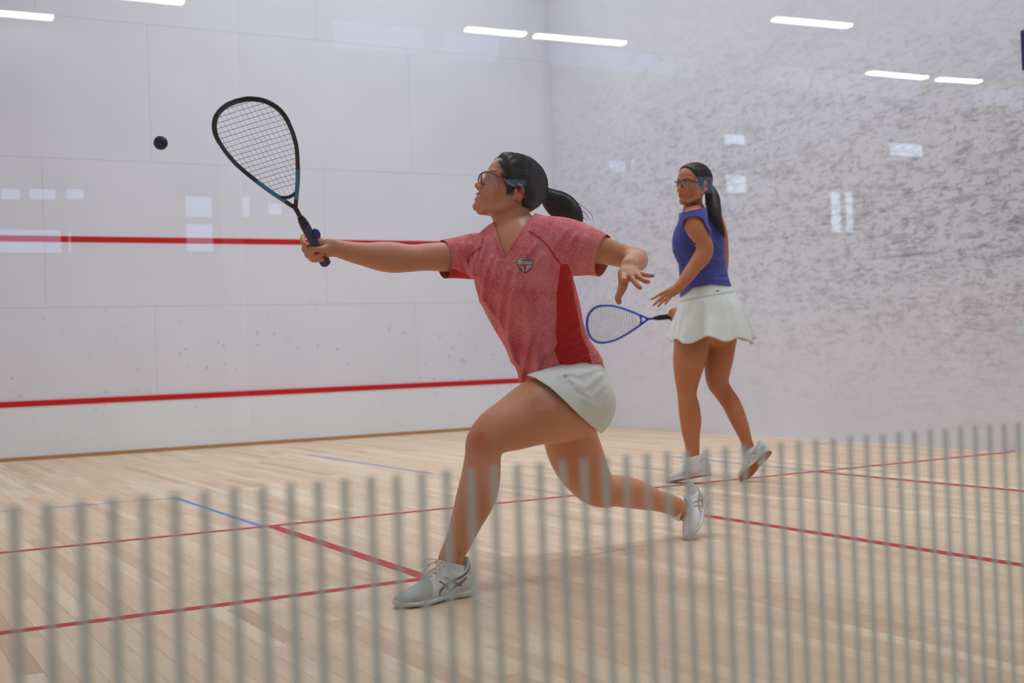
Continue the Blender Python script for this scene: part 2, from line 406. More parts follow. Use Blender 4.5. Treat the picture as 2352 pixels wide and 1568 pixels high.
S(box('wall_hall_court_east', CW + 0.2, HX1, -0.1, 0.1, 0, HZ, M_HALL))
# rear wall of the hall: wall pieces around real openings
OPEN = [(8.3, 10.75, 4.5, 4.80, 't'), (12.0, 15.15, 4.47, 4.83, 't'), (16.3, 18.3, 4.5, 4.86, 't'), (5.32, 6.54, 4.46, 4.82, 't'), (6.79, 7.62, 4.47, 4.81, 't'),
        (1.56, 1.77, 2.53, 2.67, 'm'), (1.84, 2.13, 2.54, 2.68, 'm'), (2.21, 2.42, 2.55, 2.69, 'm'), (1.40, 2.17, 1.97, 2.24, 'm'), (2.22, 2.27, 1.97, 2.24, 'm'),
        (3.49, 3.82, 2.39, 2.65, 'm'), (3.90, 4.26, 2.40, 2.66, 'm'), (3.49, 3.82, 2.00, 2.335, 'm'), (3.89, 4.03, 2.00, 2.335, 'm'), (4.45, 4.64, 2.44, 2.59, 'm'),
        (7.62, 7.94, 2.88, 2.99, 'd'), (8.10, 8.23, 2.74, 2.88, 'm'), (7.79, 7.91, 2.37, 2.48, 'm'), (9.20, 9.51, 3.12, 3.30, 'm'), (9.56, 9.65, 3.16, 3.33, 'm'), (9.42, 9.62, 2.58, 2.84, 'd'),
        (11.17, 11.58, 3.60, 3.76, 'c'), (11.18, 11.57, 2.90, 3.18, 'c'), (10.64, 10.99, 2.88, 3.14, 'd'), (13.13, 13.36, 2.37, 3.00, 'c'), (13.42, 13.61, 2.37, 3.00, 'c'), (14.38, 15.13, 3.58, 3.80, 'c'), (15.66, 15.87, 3.74, 3.82, 'd')]
xs = sorted({HX0, HX1, *[o[0] for o in OPEN], *[o[1] for o in OPEN]}); zs = sorted({0.0, HZ, *[o[2] for o in OPEN], *[o[3] for o in OPEN]})
pieces = []
for i in range(len(xs) - 1):
    run = None
    for j in range(len(zs) - 1):
        cx, cz = (xs[i] + xs[i + 1]) / 2, (zs[j] + zs[j + 1]) / 2
        hole = any(o[0] < cx < o[1] and o[2] < cz < o[3] for o in OPEN)
        if not hole:
            run = [zs[j], zs[j + 1]] if run is None else [run[0], zs[j + 1]]
        if run is not None and (hole or j == len(zs) - 2):
            pieces.append((xs[i], xs[i + 1], HY - 0.03, HY, run[0], run[1])); run = None
S(boxes('wall_hall_rear', pieces, M_HALL))
for n, (a, b, c, d, tn) in enumerate(OPEN):
    w = empty('window_%d' % (n + 1), ((a + b) / 2, HY - 0.015, c), None, None, None, 'structure')
    hw, h = (b - a) / 2, d - c; t = 0.012
    boxes('frame', [(-hw, hw, -0.014, 0.014, 0, t), (-hw, hw, -0.014, 0.014, h - t, h), (-hw, -hw + t, -0.014, 0.014, t, h - t), (hw - t, hw, -0.014, 0.014, t, h - t)], M_WFRAME, w)
    box('pane', -hw + t, hw - t, -0.004, 0.004, t, h - t, dict(t=M_TPANE, c=M_PANE, m=M_MPANE, d=M_DPANE)[tn], w)
S(box('trim_1', HX0, HX1, HY, HY + 0.25, 5.05, 5.22, M_BEAM), None)
for x in (4.0, 8.0, 11.8, 15.5):
    S(box('column', x - 0.1, x + 0.1, HY, HY + 0.2, 0, 5.05, M_BEAM))
# ceiling tubes of the hall
M_TUBE = emitter('fluorescent_tube', (1.0, 1.0, 0.97, 1), 16.0)
M_TUBE2 = emitter('dim_tube', (1.0, 1.0, 0.95, 1), 7.0)
LP = [((6.48, -11.74), (7.23, -11.71), 4.5, 1), ((7.38, -11.71), (8.60, -11.65), 4.5, 1), ((9.63, -10.07), (10.70, -9.98), 4.5, 1), ((12.82, -11.8), (13.88, -11.77), 4.5, 1),
      ((14.14, -11.77), (14.89, -11.68), 4.5, 1), ((0.97, -13.35 + 0.6), (2.10, -13.32 + 0.6), 4.45, 1), ((2.0, -11.84), (3.25, -11.84), 4.5, 1)]
for k, (a, b, z, _) in enumerate(LP):
    a, b = np.array(a), np.array(b); c = (a + b) / 2; L = np.linalg.norm(b - a); ang = math.atan2(*(b - a)[::-1])
    t = empty('strip_light', (c[0], c[1], z), 'white fluorescent strip lamp hanging from the hall ceiling', 'light', 'strip lamps hanging in the hall')
    t.rotation_euler = (0, 0, ang)
    box('diffuser', -L / 2, L / 2, -0.06, 0.06, -0.03, 0.0, M_TUBE, t)
    box('housing', -L / 2, L / 2, -0.075, 0.075, 0.0, 0.05, M_FRAME, t)
    for q in (-L / 3, L / 3): box('hanger', q - .004, q + .004, -.004, .004, 0.05, HZ - z, M_FRAME, t)
for x, y in ((0, -8), (6, -8), (12, -8), (4, -4.5), (11, -4.5)):  # added fill lights without fixtures, to brighten the hall walls and beam
    area_light('hall_fill_light', (x, y, HZ - 0.1), (1.2, 0.3), 45, (1.0, 0.99, 1.0))
# purple padded sign on the right wall of the court, only its near edge is in view
t = empty('wall_sign', (CW, 3.80, 2.34), 'dark purple board on the right wall at the edge of the picture', 'sign')
box('board', -0.03, 0.0, -0.285, 0.285, 0.0, 0.245, plain('purple_board', srgb(46, 36, 86), 0.5), t, 0.006)
# ------------------------------------------------------------------ smooth solid modelling: distance fields -> one continuous mesh
class Chain:
    """a limb: centres, in-plane side vectors, half widths a (along side vector) and b (across it), swept smoothly"""
    def __init__(s, C, U, A, B, k=0.02, sub=4, cut=False):
        D = np.hstack([np.asarray(C, float), np.asarray(U, float), np.asarray(A, float)[:, None], np.asarray(B, float)[:, None]])
        D = catmull(D, sub) if len(D) > 2 else D
        s.C, s.U, s.A, s.B, s.k, s.cut = D[:, :3], D[:, 3:6], D[:, 6], D[:, 7], k, cut
        m = np.maximum(s.A, s.B)
        s.mid = (s.C[1:] + s.C[:-1]) / 2; s.rad = np.linalg.norm(s.C[1:] - s.C[:-1], axis=1) / 2 + np.maximum(m[1:], m[:-1])
        d = s.C[1:] - s.C[:-1]; s.D = d; s.L2 = (d * d).sum(1) + 1e-12
        T = d / np.sqrt(s.L2)[:, None]; u = s.U[1:] * 0.5 + s.U[:-1] * 0.5; u = u - T * (u * T).sum(1)[:, None]; u /= np.linalg.norm(u, axis=1)[:, None] + 1e-12
        s.FR = np.stack([u, np.cross(T, u), T], 2)       # columns: side, across, along
    def near(s, c, r):
        q = s.mid - c; return np.nonzero(np.sqrt((q * q).sum(1)) < r + s.rad + s.k + 0.015)[0]
    def f(s, P, segs):
        best = None
        for i in segs:
            q = P - s.C[i]; t = np.clip((q @ s.D[i]) / s.L2[i], 0, 1)
            w = q @ s.FR[i]; w[:, 2] -= t * math.sqrt(s.L2[i])
            a = s.A[i] + t * (s.A[i + 1] - s.A[i]); b = s.B[i] + t * (s.B[i + 1] - s.B[i]); c = np.minimum(a, b)
            x, y, z = w[:, 0] / a, w[:, 1] / b, w[:, 2] / c
            k0 = np.sqrt(x * x + y * y + z * z) + 1e-9
            x /= a; y /= b; z /= c
            dd = k0 * (k0 - 1) / (np.sqrt(x * x + y * y + z * z) + 1e-9)
            best = dd if best is None else np.minimum(best, dd)
        return best
class Ell:
    """ellipsoid; M rows are its local axes"""
    def __init__(s, c, r, M=None, k=0.015, cut=False):
        s.c = np.asarray(c, float); s.r = np.broadcast_to(np.asarray(r, float), (3,)).copy(); s.M = np.eye(3) if M is None else np.asarray(M, float)
        s.k, s.cut = k, cut
    def near(s, c, r): return [0] if np.linalg.norm(s.c - c) < r + s.r.max() + s.k + 0.015 else []
    def f(s, P, segs):
        q = (P - s.c) @ s.M.T
        q = q / s.r; k0 = np.sqrt((q * q).sum(1)) + 1e-9; q = q / s.r; k1 = np.sqrt((q * q).sum(1)) + 1e-9
        return k0 * (k0 - 1) / k1
class Disp:
    """adds g(P) to the distance (dents and folds)"""
    def __init__(s, g): s.g = g; s.k = 0; s.cut = False
    def near(s, c, r): return [0]
    def f(s, P, segs): return s.g(P)
def smin(a, b, k):
    h = np.maximum(k - np.abs(a - b), 0) / k; return np.minimum(a, b) - h * h * k * 0.25
def field(prims, P, sel):
    d = None
    for p, segs in sel:
        if isinstance(p, Disp):
            if d is not None: d = d + p.f(P, segs)
            continue
        v = p.f(P, segs)
        if p.cut:
            if d is not None: d = -smin(-d, v, p.k) if p.k > 0 else np.maximum(d, -v)
        else:
            d = v if d is None else (smin(d, v, p.k) if p.k > 0 else np.minimum(d, v))
    return d if d is not None else np.full(len(P), 1.0)
def select(prims, c, r):
    out = []
    for p in prims:
        g = p.near(c, r)
        if len(g): out.append((p, g))
    return out if any(not isinstance(p, Disp) and not p.cut for p, _ in out) else []
def surface(prims, lo, hi, h, B=20):
    """surface nets over sparse blocks; returns vertices, unit normals, quads as triangles"""
    lo, hi = np.asarray(lo, float), np.asarray(hi, float)
    nb = np.ceil((hi - lo) / (h * B)).astype(int); N = nb * B + 2
    gid = lambda I: (I[:, 0] * N[1] + I[:, 1]) * N[2] + I[:, 2]
    ax = np.arange(B + 1); GI = np.stack(np.meshgrid(ax, ax, ax, indexing='ij'), -1).reshape(-1, 3)
    VID, VP, VN, EQ = [], [], [], []
    rad = h * (B + 1) * math.sqrt(3) / 2
    offs = np.array([(i, j, k) for i in (0, 1) for j in (0, 1) for k in (0, 1)])
    edges = [(a, b) for a in range(8) for b in range(a + 1, 8) if np.abs(offs[a] - offs[b]).sum() == 1]
    for bi in range(nb[0]):
        for bj in range(nb[1]):
            for bk in range(nb[2]):
                base = np.array([bi, bj, bk]) * B; c = lo + (base + B / 2) * h
                sel = select(prims, c, rad)
                if not sel: continue
                if abs(field(prims, c[None], sel)[0]) > rad * 1.9: continue
                D = field(prims, lo + (base + GI) * h, sel).reshape(B + 1, B + 1, B + 1); S_ = D < 0
                if S_.all() or not S_.any(): continue
                cs = sum(S_[o[0]:B + o[0], o[1]:B + o[1], o[2]:B + o[2]].astype(int) for o in offs)
                I = np.argwhere((cs > 0) & (cs < 8))
                if len(I):
                    vals = np.stack([D[I[:, 0] + o[0], I[:, 1] + o[1], I[:, 2] + o[2]] for o in offs], 1)
                    acc = np.zeros((len(I), 3)); cnt = np.zeros(len(I))
                    for a, b in edges:
                        m = (vals[:, a] < 0) != (vals[:, b] < 0)
                        t = vals[m, a] / (vals[m, a] - vals[m, b])
                        acc[m] += offs[a] + t[:, None] * (offs[b] - offs[a]); cnt[m] += 1
                    P = lo + (base + I + acc / cnt[:, None]) * h
                    e = h * 0.5; f0 = field(prims, P, sel)
                    G = np.stack([field(prims, P + e * v, sel) - f0 for v in np.eye(3)], 1) / e
                    g2 = (G * G).sum(1) + 1e-9
                    P = P - G * np.clip(f0 / g2, -h, h)[:, None]
                    VID.append(gid(base + I)); VP.append(P); VN.append(G / np.sqrt(g2)[:, None])
                for axn in range(3):
                    s1 = [slice(0, B)] * 3; s2 = [slice(0, B)] * 3; s2[axn] = slice(1, B + 1)
                    a_, b_ = S_[tuple(s1)], S_[tuple(s2)]
                    J = np.argwhere(a_ != b_)
                    if len(J):
                        u, v = [(1, 2), (2, 0), (0, 1)][axn]; fl = a_[J[:, 0], J[:, 1], J[:, 2]]
                        q = []
                        for du, dv in ((0, 0), (-1, 0), (-1, -1), (0, -1)):
                            K = base + J; K = K.copy(); K[:, u] += du; K[:, v] += dv; q.append(gid(K) if K.min() >= 0 else np.where(K.min(1) < 0, -1, gid(K)))
                        q = np.stack(q, 1); q[~fl] = q[~fl][:, ::-1]; EQ.append(q)
    ids = np.concatenate(VID); o = np.argsort(ids); ids = ids[o]; Vx = np.concatenate(VP)[o]; Nx = np.concatenate(VN)[o]; Q = np.concatenate(EQ)
    k = np.clip(np.searchsorted(ids, Q), 0, len(ids) - 1); ok = (ids[k] == Q).all(1); k = k[ok]
    return Vx, Nx, np.concatenate([k[:, [0, 1, 2]], k[:, [0, 2, 3]]])
def clip_tris(V, N, T, sc):
    """keep the part of a triangle mesh where the per-vertex scalar sc > 0, with a clean cut edge"""
    s = sc[T]; pos = s > 0; n = pos.sum(1)
    keep = T[n == 3]; V2, N2 = [V], [N]; base = len(V); extra = []
    def cutv(a, b):
        t = (sc[a] / (sc[a] - sc[b]))[:, None]; return V[a] + t * (V[b] - V[a]), N[a] + t * (N[b] - N[a])
    for want in (1, 2):
        m = np.nonzero(n == want)[0]
        if not len(m): continue
        lone = np.argmax(pos[m] if want == 1 else ~pos[m], axis=1)
        a = T[m, lone]; b = T[m, (lone + 1) % 3]; c = T[m, (lone + 2) % 3]
        p, pn = cutv(a, b); q, qn = cutv(a, c); L = len(m); i = base + np.arange(L); j = i + L
        V2 += [p, q]; N2 += [pn, qn]; base += 2 * L
        if want == 1: extra.append(np.stack([a, i, j], 1))
        else: extra += [np.stack([i, b, c], 1), np.stack([i, c, j], 1)]
    V, N = np.concatenate(V2), np.concatenate(N2); T = np.concatenate([keep] + extra) if extra else keep
    # weld the doubled cut points and drop what is unused
    key = np.round(V / 1e-6).astype(np.int64); _, first, inv = np.unique(key, axis=0, return_index=True, return_inverse=True); inv = inv.ravel()
    T = inv[T]; V, N = V[first], N[first]
    T = T[(T[:, 0] != T[:, 1]) & (T[:, 1] != T[:, 2]) & (T[:, 0] != T[:, 2])]
    used = np.unique(T); mp = np.full(len(V), -1); mp[used] = np.arange(len(used))
    return V[used], N[used], mp[T]
def solid(name, VNT, mat, parent=None, color=None, thick=0.0, normals=True):
    V, N, T = VNT
    if len(T) == 0: return None
    me = tri_mesh(V, T, name)
    if color is not None:
        a = me.color_attributes.new('tint', 'FLOAT_COLOR', 'POINT')
        c = np.ones((len(me.vertices), 4), np.float32); c[:, :3] = color[:len(me.vertices)]; a.data.foreach_set('color', c.ravel())
    o = link(name, me, parent, mat, smooth=True)
    if thick:
        m = o.modifiers.new('thickness', 'SOLIDIFY'); m.thickness = thick; m.offset = -1.0
    elif normals and len(me.vertices) == len(N):
        try: me.normals_split_custom_set_from_vertices([tuple(x) for x in (N / (np.linalg.norm(N, axis=1)[:, None] + 1e-9))])
        except Exception: pass
    return o
def relax(vnt, it=4, lam=0.5):
    """a few rounds of smoothing that leave open edges where they are"""
    V, N, T = vnt; V = V.copy(); n = len(V)
    E = np.concatenate([T[:, [0, 1]], T[:, [1, 2]], T[:, [2, 0]]]); key = np.sort(E, 1); u, c = np.unique(key, axis=0, return_counts=True)
    fix = np.zeros(n, bool); fix[u[c == 1].ravel()] = True; i, j = u[:, 0], u[:, 1]; deg = np.bincount(i, minlength=n) + np.bincount(j, minlength=n)
    for _ in range(it):
        A = np.stack([np.bincount(i, V[j, k], n) + np.bincount(j, V[i, k], n) for k in range(3)], 1) / np.maximum(deg, 1)[:, None]
        V = np.where(fix[:, None], V, V + lam * (A - V))
    return V, N, T
def join_vnt(*L):
    V, N, T, n = [], [], [], 0
    for v, nn, t in L: V.append(v); N.append(nn); T.append(t + n); n += len(v)
    return np.concatenate(V), np.concatenate(N), np.concatenate(T)
VIEW = CM[2]
def limb(st, k=0.02, sub=4, grow=0.0, cut=False):
    """stations (x1, y1, x2, y2, depth, depth factor): two outline pixels of the photo and the limb's distance there"""
    C, U, A, B = [], [], [], []
    for x1, y1, x2, y2, d, bf in st:
        p, q = at(x1, y1, d), at(x2, y2, d); C.append((p + q) / 2); w = q - p; L = np.linalg.norm(w)
        U.append(w / L); A.append(L / 2 + grow); B.append(L / 2 * bf + grow)
    return Chain(C, U, A, B, k, sub, cut)
def rod(pts, radii, k=0.006, sub=4, cut=False):
    """round chain through pixel points (x, y, depth) with radii in metres"""
    C = [at(*p) for p in pts]; n = len(C); R = np.broadcast_to(np.asarray(radii, float), (n,))
    return Chain(C, [CM[1]] * n, R, R, k, sub, cut)
def rod3(C, radii, k=0.006, sub=4, cut=False):
    n = len(C); R = np.broadcast_to(np.asarray(radii, float), (n,)); C = np.asarray(C, float)
    t = C[-1] - C[0]; u = np.cross(t, [0.3, 0.5, 0.8]); u /= np.linalg.norm(u) + 1e-9
    return Chain(C, [u] * n, R, R, k, sub, cut)
def bounds(prims, pad=0.02):
    L, H = [], []
    for p in prims:
        if isinstance(p, Chain):
            r = np.maximum(p.A, p.B)[:, None]; L.append((p.C - r).min(0)); H.append((p.C + r).max(0))
        elif isinstance(p, Ell): L.append(p.c - p.r.max()); H.append(p.c + p.r.max())
    return np.min(L, 0) - pad, np.max(H, 0) + pad
def to_pixels(P):
    q = px(P); return q[:, :2]
def ridges(lines, amp_sign=1.0):
    """cloth folds along photo polylines: list of (points, width px, height m); only on the side turned to the viewer is it seen"""
    L = [(np.asarray(p, float), w, hgt) for p, w, hgt in lines]
    def g(P):
        q = to_pixels(P); out = np.zeros(len(P)); lo, hi = q.min(0), q.max(0)
        for pts, w, hgt in L:
            if (pts.min(0) - 3 * w > hi).any() or (pts.max(0) + 3 * w < lo).any(): continue
            best = np.full(len(P), 1e9)
            for a, b in zip(pts[:-1], pts[1:]):
                d = b - a; t = np.clip(((q - a) @ d) / (d @ d), 0, 1); best = np.minimum(best, np.linalg.norm(q - a - t[:, None] * d, axis=1))
            out -= hgt * np.exp(-(best / w) ** 2)
        return out * amp_sign
    return g
def gnoise(P, s, seed=0):
    """cheap smooth pseudo-noise in [-1, 1]"""
    r = np.random.default_rng(seed); out = np.zeros(len(P))
    for _ in range(5):
        w = r.normal(size=3) * s; out += np.sin(P @ w + r.uniform(0, 6.28))
    return out / 5
# ------------------------------------------------------------------ materials of people and gear
def skin_material(name, base, deep):
    t = NT(name); a = t.n('Attribute', attribute_name='tint'); c = t.coords('Object')
    n = t.ramp(t.noise(c, 18.0, 4.0), [(0.3, 0.0), (0.75, 1.0)])
    col = t.mix(n, base, tuple(b * 0.9 + d * 0.1 for b, d in zip(base[:3], deep[:3])) + (1,))
    col = t.mix(1.0, col, a.outputs['Color'], 'MULTIPLY')
    t.set(col, 0.46, 0.35); t.b.inputs['Subsurface Weight'].default_value = 0.12; t.b.inputs['Subsurface Radius'].default_value = (0.012, 0.004, 0.002)
    t.b.inputs['Subsurface Scale'].default_value = 0.5
    t.bump(t.noise(c, 260.0, 2.0), 0.05, 0.001)
    return t.m
M_SKIN1 = skin_material('skin_warm', srgb(212, 146, 108), srgb(176, 98, 62))
M_SKIN2 = skin_material('skin_tan', srgb(192, 122, 80), srgb(146, 78, 44))
def hair_material(name, col, hi):
    t = NT(name); c = t.coords('Object', (1, 1, 1))
    n = t.noise(c, 90.0, 4.0, 0.6); t.set(t.mix(t.ramp(n, [(0.4, 0.0), (0.75, 1.0)]), col, hi), 0.45, 0.35); return t.m
M_HAIR1 = hair_material('black_hair', srgb(22, 19, 20), srgb(44, 38, 36)); M_HAIR2 = hair_material('dark_brown_hair', srgb(30, 23, 20), srgb(58, 44, 34))
def heather(name, c1, c2, scale):
    t = NT(name); c = t.coords('Object', scale, (0, 0, 0), (0, 0.42, 0))
    n = t.noise(c, 1.0, 4.0, 0.7); n2 = t.noise(t.coords('Object'), 14.0, 3.0)
    f = t.math('ADD', n, t.math('MULTIPLY', t.math('SUBTRACT', n2, 0.5), 0.35))
    t.set(t.mix(t.ramp(f, [(0.36, 0.0), (0.62, 1.0)]), c1, c2), 0.85, 0.15); t.b.inputs['Sheen Weight'].default_value = 0.15
    t.bump(t.noise(t.coords('Object'), 420.0, 2.0), 0.12, 0.001); return t.m
M_TEE = heather('heather_red_jersey', srgb(206, 58, 66), srgb(244, 150, 152), (110, 110, 900))
M_TEERED = heather('plain_red_jersey', srgb(196, 6, 14), srgb(208, 12, 20), (60, 60, 200))
M_BLUETOP = heather('blue_jersey', srgb(62, 66, 148), srgb(80, 86, 170), (90, 90, 90))
def cloth(name, c1, c2, rough=0.8):
    t = NT(name); t.set(t.mix(t.noise(t.coords('Object'), 22.0, 3.0), c1, c2), rough, 0.15)
    t.bump(t.noise(t.coords('Object'), 500.0, 2.0), 0.08, 0.001); return t.m
M_WHITECLOTH = cloth('white_skirt_cloth', srgb(222, 228, 222), srgb(236, 240, 234))
M_SOCK = cloth('white_sock', srgb(226, 228, 234), srgb(238, 240, 244))
M_UPPER = cloth('white_shoe_mesh', srgb(214, 216, 216), srgb(232, 233, 232), 0.7); M_TOE = cloth('grey_shoe_mesh', srgb(176, 180, 174), srgb(192, 194, 188), 0.8)
M_SOLEW = plain('white_rubber_sole', srgb(214, 218, 214), 0.55); M_GUM = plain('gum_rubber_sole', srgb(170, 104, 36), 0.5)
M_LACE = cloth('off_white_lace', srgb(214, 212, 200), srgb(228, 226, 216)); M_GREYSTRIPE = plain('silver_grey_stripe', srgb(120, 120, 122), 0.4, 0.5)
M_ROSESTRIPE = plain('rose_grey_stripe', srgb(196, 170, 170), 0.5); M_BEIGESTRIPE = plain('beige_stripe', srgb(170, 156, 126), 0.5)
M_BLACKPL = plain('black_plastic', srgb(18, 18, 20), 0.35); M_REDPL = plain('red_plastic', srgb(170, 14, 24), 0.3, 0.5); M_WHITEPL = plain('white_plastic', srgb(226, 226, 228), 0.4)
M_EYE = plain('eye_white', srgb(226, 220, 216), 0.2); M_IRIS = plain('dark_iris', srgb(40, 26, 18), 0.15); M_TOOTH = plain('teeth', srgb(226, 220, 208), 0.25)
M_LENS = glass_material('clear_lens', (0.93, 0.93, 0.92, 1), 1.4); M_SILVER = plain('silver_stud', srgb(220, 220, 222), 0.2, 0.5, 1.0)

# ------------------------------------------------------------------ heads
class Frame3:
    """local frame: rows left, forward, up"""
    def __init__(s, o, left, fwd, up, sc=1.0): s.o, s.M, s.sc = np.asarray(o, float), np.array([left, fwd, up]), sc
    def w(s, p): return s.o + s.sc * (np.asarray(p, float) @ s.M)
    def l(s, P): return (P - s.o) @ s.M.T / s.sc
def view_frame(o, yaw, pitch, roll=0.0, sc=1.0):
    """a head facing photo-left (yaw 0 = pure profile, positive turns the face to the viewer), pitch lifts the chin, roll tilts it"""
    X, Y, Z = CM[0], CM[1], CM[2]     # right, up, into the picture
    f = -math.cos(yaw) * X - math.sin(yaw) * Z; l = np.cross(Y, f); u = Y.copy()
    f, u = math.cos(pitch) * f + math.sin(pitch) * u, -math.sin(pitch) * f + math.cos(pitch) * u
    l, u = math.cos(roll) * l + math.sin(roll) * u, -math.sin(roll) * l + math.cos(roll) * u
    return Frame3(o, l, f, u, sc)
def head_prims(F, smile=0.0, full=True):
    s = F.sc
    E = lambda c, r, k=0.015, cut=False, M=None: Ell(F.w(c), np.asarray(r) * s if not np.isscalar(r) else r * s, (F.M if M is None else M), k * s, cut)
    R = lambda pts, r, k, cut=False: rod3([F.w(p) for p in pts], np.asarray(r) * s, k * s, 4, cut)
    P = [E((0, -0.012, 0.030), (0.071, 0.092, 0.084), 0.02), E((0, 0.030, -0.026), (0.056, 0.058, 0.074), 0.03), E((0, 0.046, 0.042), (0.054, 0.044, 0.048), 0.03)]
    if not full: return P
    for x in (-1, 1):
        P += [R([(x * 0.052, -0.008, -0.045), (x * 0.047, 0.018, -0.078), (x * 0.024, 0.062, -0.100)], [0.013, 0.0125, 0.0125], 0.02),
              E((x * 0.039, 0.058, -0.030), (0.021, 0.019, 0.022), 0.022)]
    P += [E((0, 0.081, -0.0975), (0.019, 0.0165, 0.0155), 0.018), E((0, 0.076, -0.060), (0.027, 0.020, 0.024), 0.022)]
    for x in (-1, 1):
        P += [R([(x * 0.012, 0.0865, 0.015), (x * 0.030, 0.083, 0.019), (x * 0.047, 0.066, 0.015)], [0.007, 0.008, 0.007], 0.014),
              E((x * 0.031, 0.099, -0.002), (0.0165, 0.0145, 0.0115), 0.012, True)]
    P += [R([(0, 0.086, 0.008), (0, 0.098, -0.016), (0, 0.1075, -0.033)], [0.0065, 0.0080, 0.0100], 0.009)]
    for x in (-1, 1):
        P += [E((x * 0.0110, 0.0975, -0.0365), (0.0078, 0.0100, 0.0072), 0.006), E((x * 0.0062, 0.103, -0.0435), (0.0034, 0.0048, 0.0034), 0.002, True)]
        P += [E((x * 0.031, 0.0765, -0.002), (0.0142, 0.0137, 0.0135), 0.005), E((x * 0.0312, 0.092, -0.0022), (0.0128, 0.0125, 0.0042), 0.0015, True)]
    zc = -0.0645 + 0.003 * smile; zl = 0.0026 * smile
    P += [R([(-0.0235, 0.0805, zc), (-0.009, 0.0945, -0.0600 + zl), (0, 0.0950, -0.0615 + zl), (0.009, 0.0945, -0.0600 + zl), (0.0235, 0.0805, zc)], [0.0026, 0.0048, 0.0046, 0.0048, 0.0026], 0.004),
          R([(-0.0225, 0.0800, zc - 0.002), (-0.010, 0.0920, -0.0722 - zl), (0, 0.0935, -0.0735 - zl), (0.010, 0.0920, -0.0722 - zl), (0.0225, 0.0800, zc - 0.002)], [0.0024, 0.0052, 0.0058, 0.0052, 0.0024], 0.004),
          R([(-0.021, 0.0880, zc), (-0.010, 0.0985, -0.0663), (0, 0.1010, -0.0668), (0.010, 0.0985, -0.0663), (0.021, 0.0880, zc)], np.array([0.0010, 0.0015, 0.0016, 0.0015, 0.0010]) * (1 + 2.6 * smile), 0.0015, True)]
    for x in (-1, 1):       # ears: shell, hollow, lobe
        ax = np.array([[0.95, -0.30 , 0.0], [0.30, 0.93, -0.2], [0.06, 0.19, 0.98]]); ax[:, 0] *= x; ax[0] *= x
        P += [E((x * 0.0745, -0.014, -0.010), (0.0075, 0.0185, 0.031), 0.006, False, ax @ F.M), E((x * 0.0835, -0.009, -0.007), (0.0075, 0.0105, 0.020), 0.004, True, ax @ F.M),
              E((x * 0.0730, -0.006, -0.034), (0.006, 0.008, 0.009), 0.006), R([(x * 0.0790, -0.002, -0.004), (x * 0.0775, 0.001, -0.016)], [0.004, 0.0045], 0.005)]
    return P
def face_tint(F, P, col, lips=(0.80, 0.52, 0.50), smile=0.0):
    """lips, brows, cheeks: colour of the skin itself"""
    q = F.l(P); fr = q[:, 1] > 0.05
    lip = np.exp(-(((q[:, 0]) / 0.021) ** 4)) * np.exp(-(((q[:, 2] + 0.0667 - 0.002 * smile) / 0.0095) ** 4)) * (q[:, 1] > 0.078)
    col = col * (1 - lip[:, None]) + col * np.array(lips) * lip[:, None]
    for x in (-1, 1):
        t = np.clip((x * q[:, 0] - 0.012) / 0.036, 0, 1); zb = 0.0165 + 0.006 * np.sin(t * 2.2)
        br = (x * q[:, 0] > 0.011) * (x * q[:, 0] < 0.050) * np.exp(-((q[:, 2] - zb) / (0.0042 - 0.0018 * t)) ** 4) * fr
        col = col * (1 - 0.72 * br[:, None])
        lid = np.exp(-(((x * q[:, 0] - 0.031) / 0.0145) ** 4)) * np.exp(-(((q[:, 2] - 0.0045) / 0.0022) ** 2)) * (q[:, 1] > 0.07)
        col = col * (1 - 0.6 * lid[:, None])
        ck = np.exp(-(np.linalg.norm(q - np.array([x * 0.045, 0.06, -0.032]), axis=1) / 0.022) ** 2) * 0.35
        col = col * (1 - ck[:, None] * np.array([0.02, 0.16, 0.14]))
        ear = np.exp(-(np.linalg.norm((q - np.array([x * 0.078, -0.014, -0.01])) / np.array([0.02, 0.022, 0.034]), axis=1)) ** 4)
        col = col * (1 - ear[:, None] * np.array([0.0, 0.16, 0.14]))
    nose = np.exp(-(np.linalg.norm(q - np.array([0, 0.106, -0.036]), axis=1) / 0.014) ** 2)
    return col * (1 - nose[:, None] * np.array([0.0, 0.12, 0.10]))
HAIRLINE = np.array([(-0.13, -0.100), (-0.075, -0.088), (-0.048, -0.070), (-0.036, -0.028), (-0.012, -0.004), (0.004, -0.006), (0.014, -0.022), (0.024, -0.004), (0.034, 0.016), (0.052, 0.040), (0.068, 0.066), (0.080, 0.088), (0.11, 0.11)])
def hair_cap(F, vol=0.011, line=HAIRLINE, low=0.0):
    def g(P):
        q = F.l(P); f = q[:, 2] - np.interp(q[:, 1], line[:, 0], line[:, 1]) - low
        s = np.clip(f / 0.028 + 0.12, -0.15, 1); s = np.where(s > 0, s * s * (3 - 2 * s), s)
        groove = 0.0009 * np.sin(q[:, 0] * 420 + 3 * np.sin(q[:, 1] * 60) + 2.0 * q[:, 2] * 60) * np.clip(s, 0, 1)
        return -(s * vol + groove) * F.sc + 0.0002
    return head_prims(F, full=False) + [Disp(g)]
def march(prims, o, d, n=60, tmax=0.25):
    """first surface point along rays o + t d from outside inwards"""
    o = np.atleast_2d(o); out = o.copy()
    c = o.mean(0); sel = select(prims, c, 0.6)
    t = np.zeros(len(o)); 
    for _ in range(n):
        v = field(prims, o + t[:, None] * d, sel); t += np.clip(v, -0.02, 0.02) * 0.7
    return o + t[:, None] * d
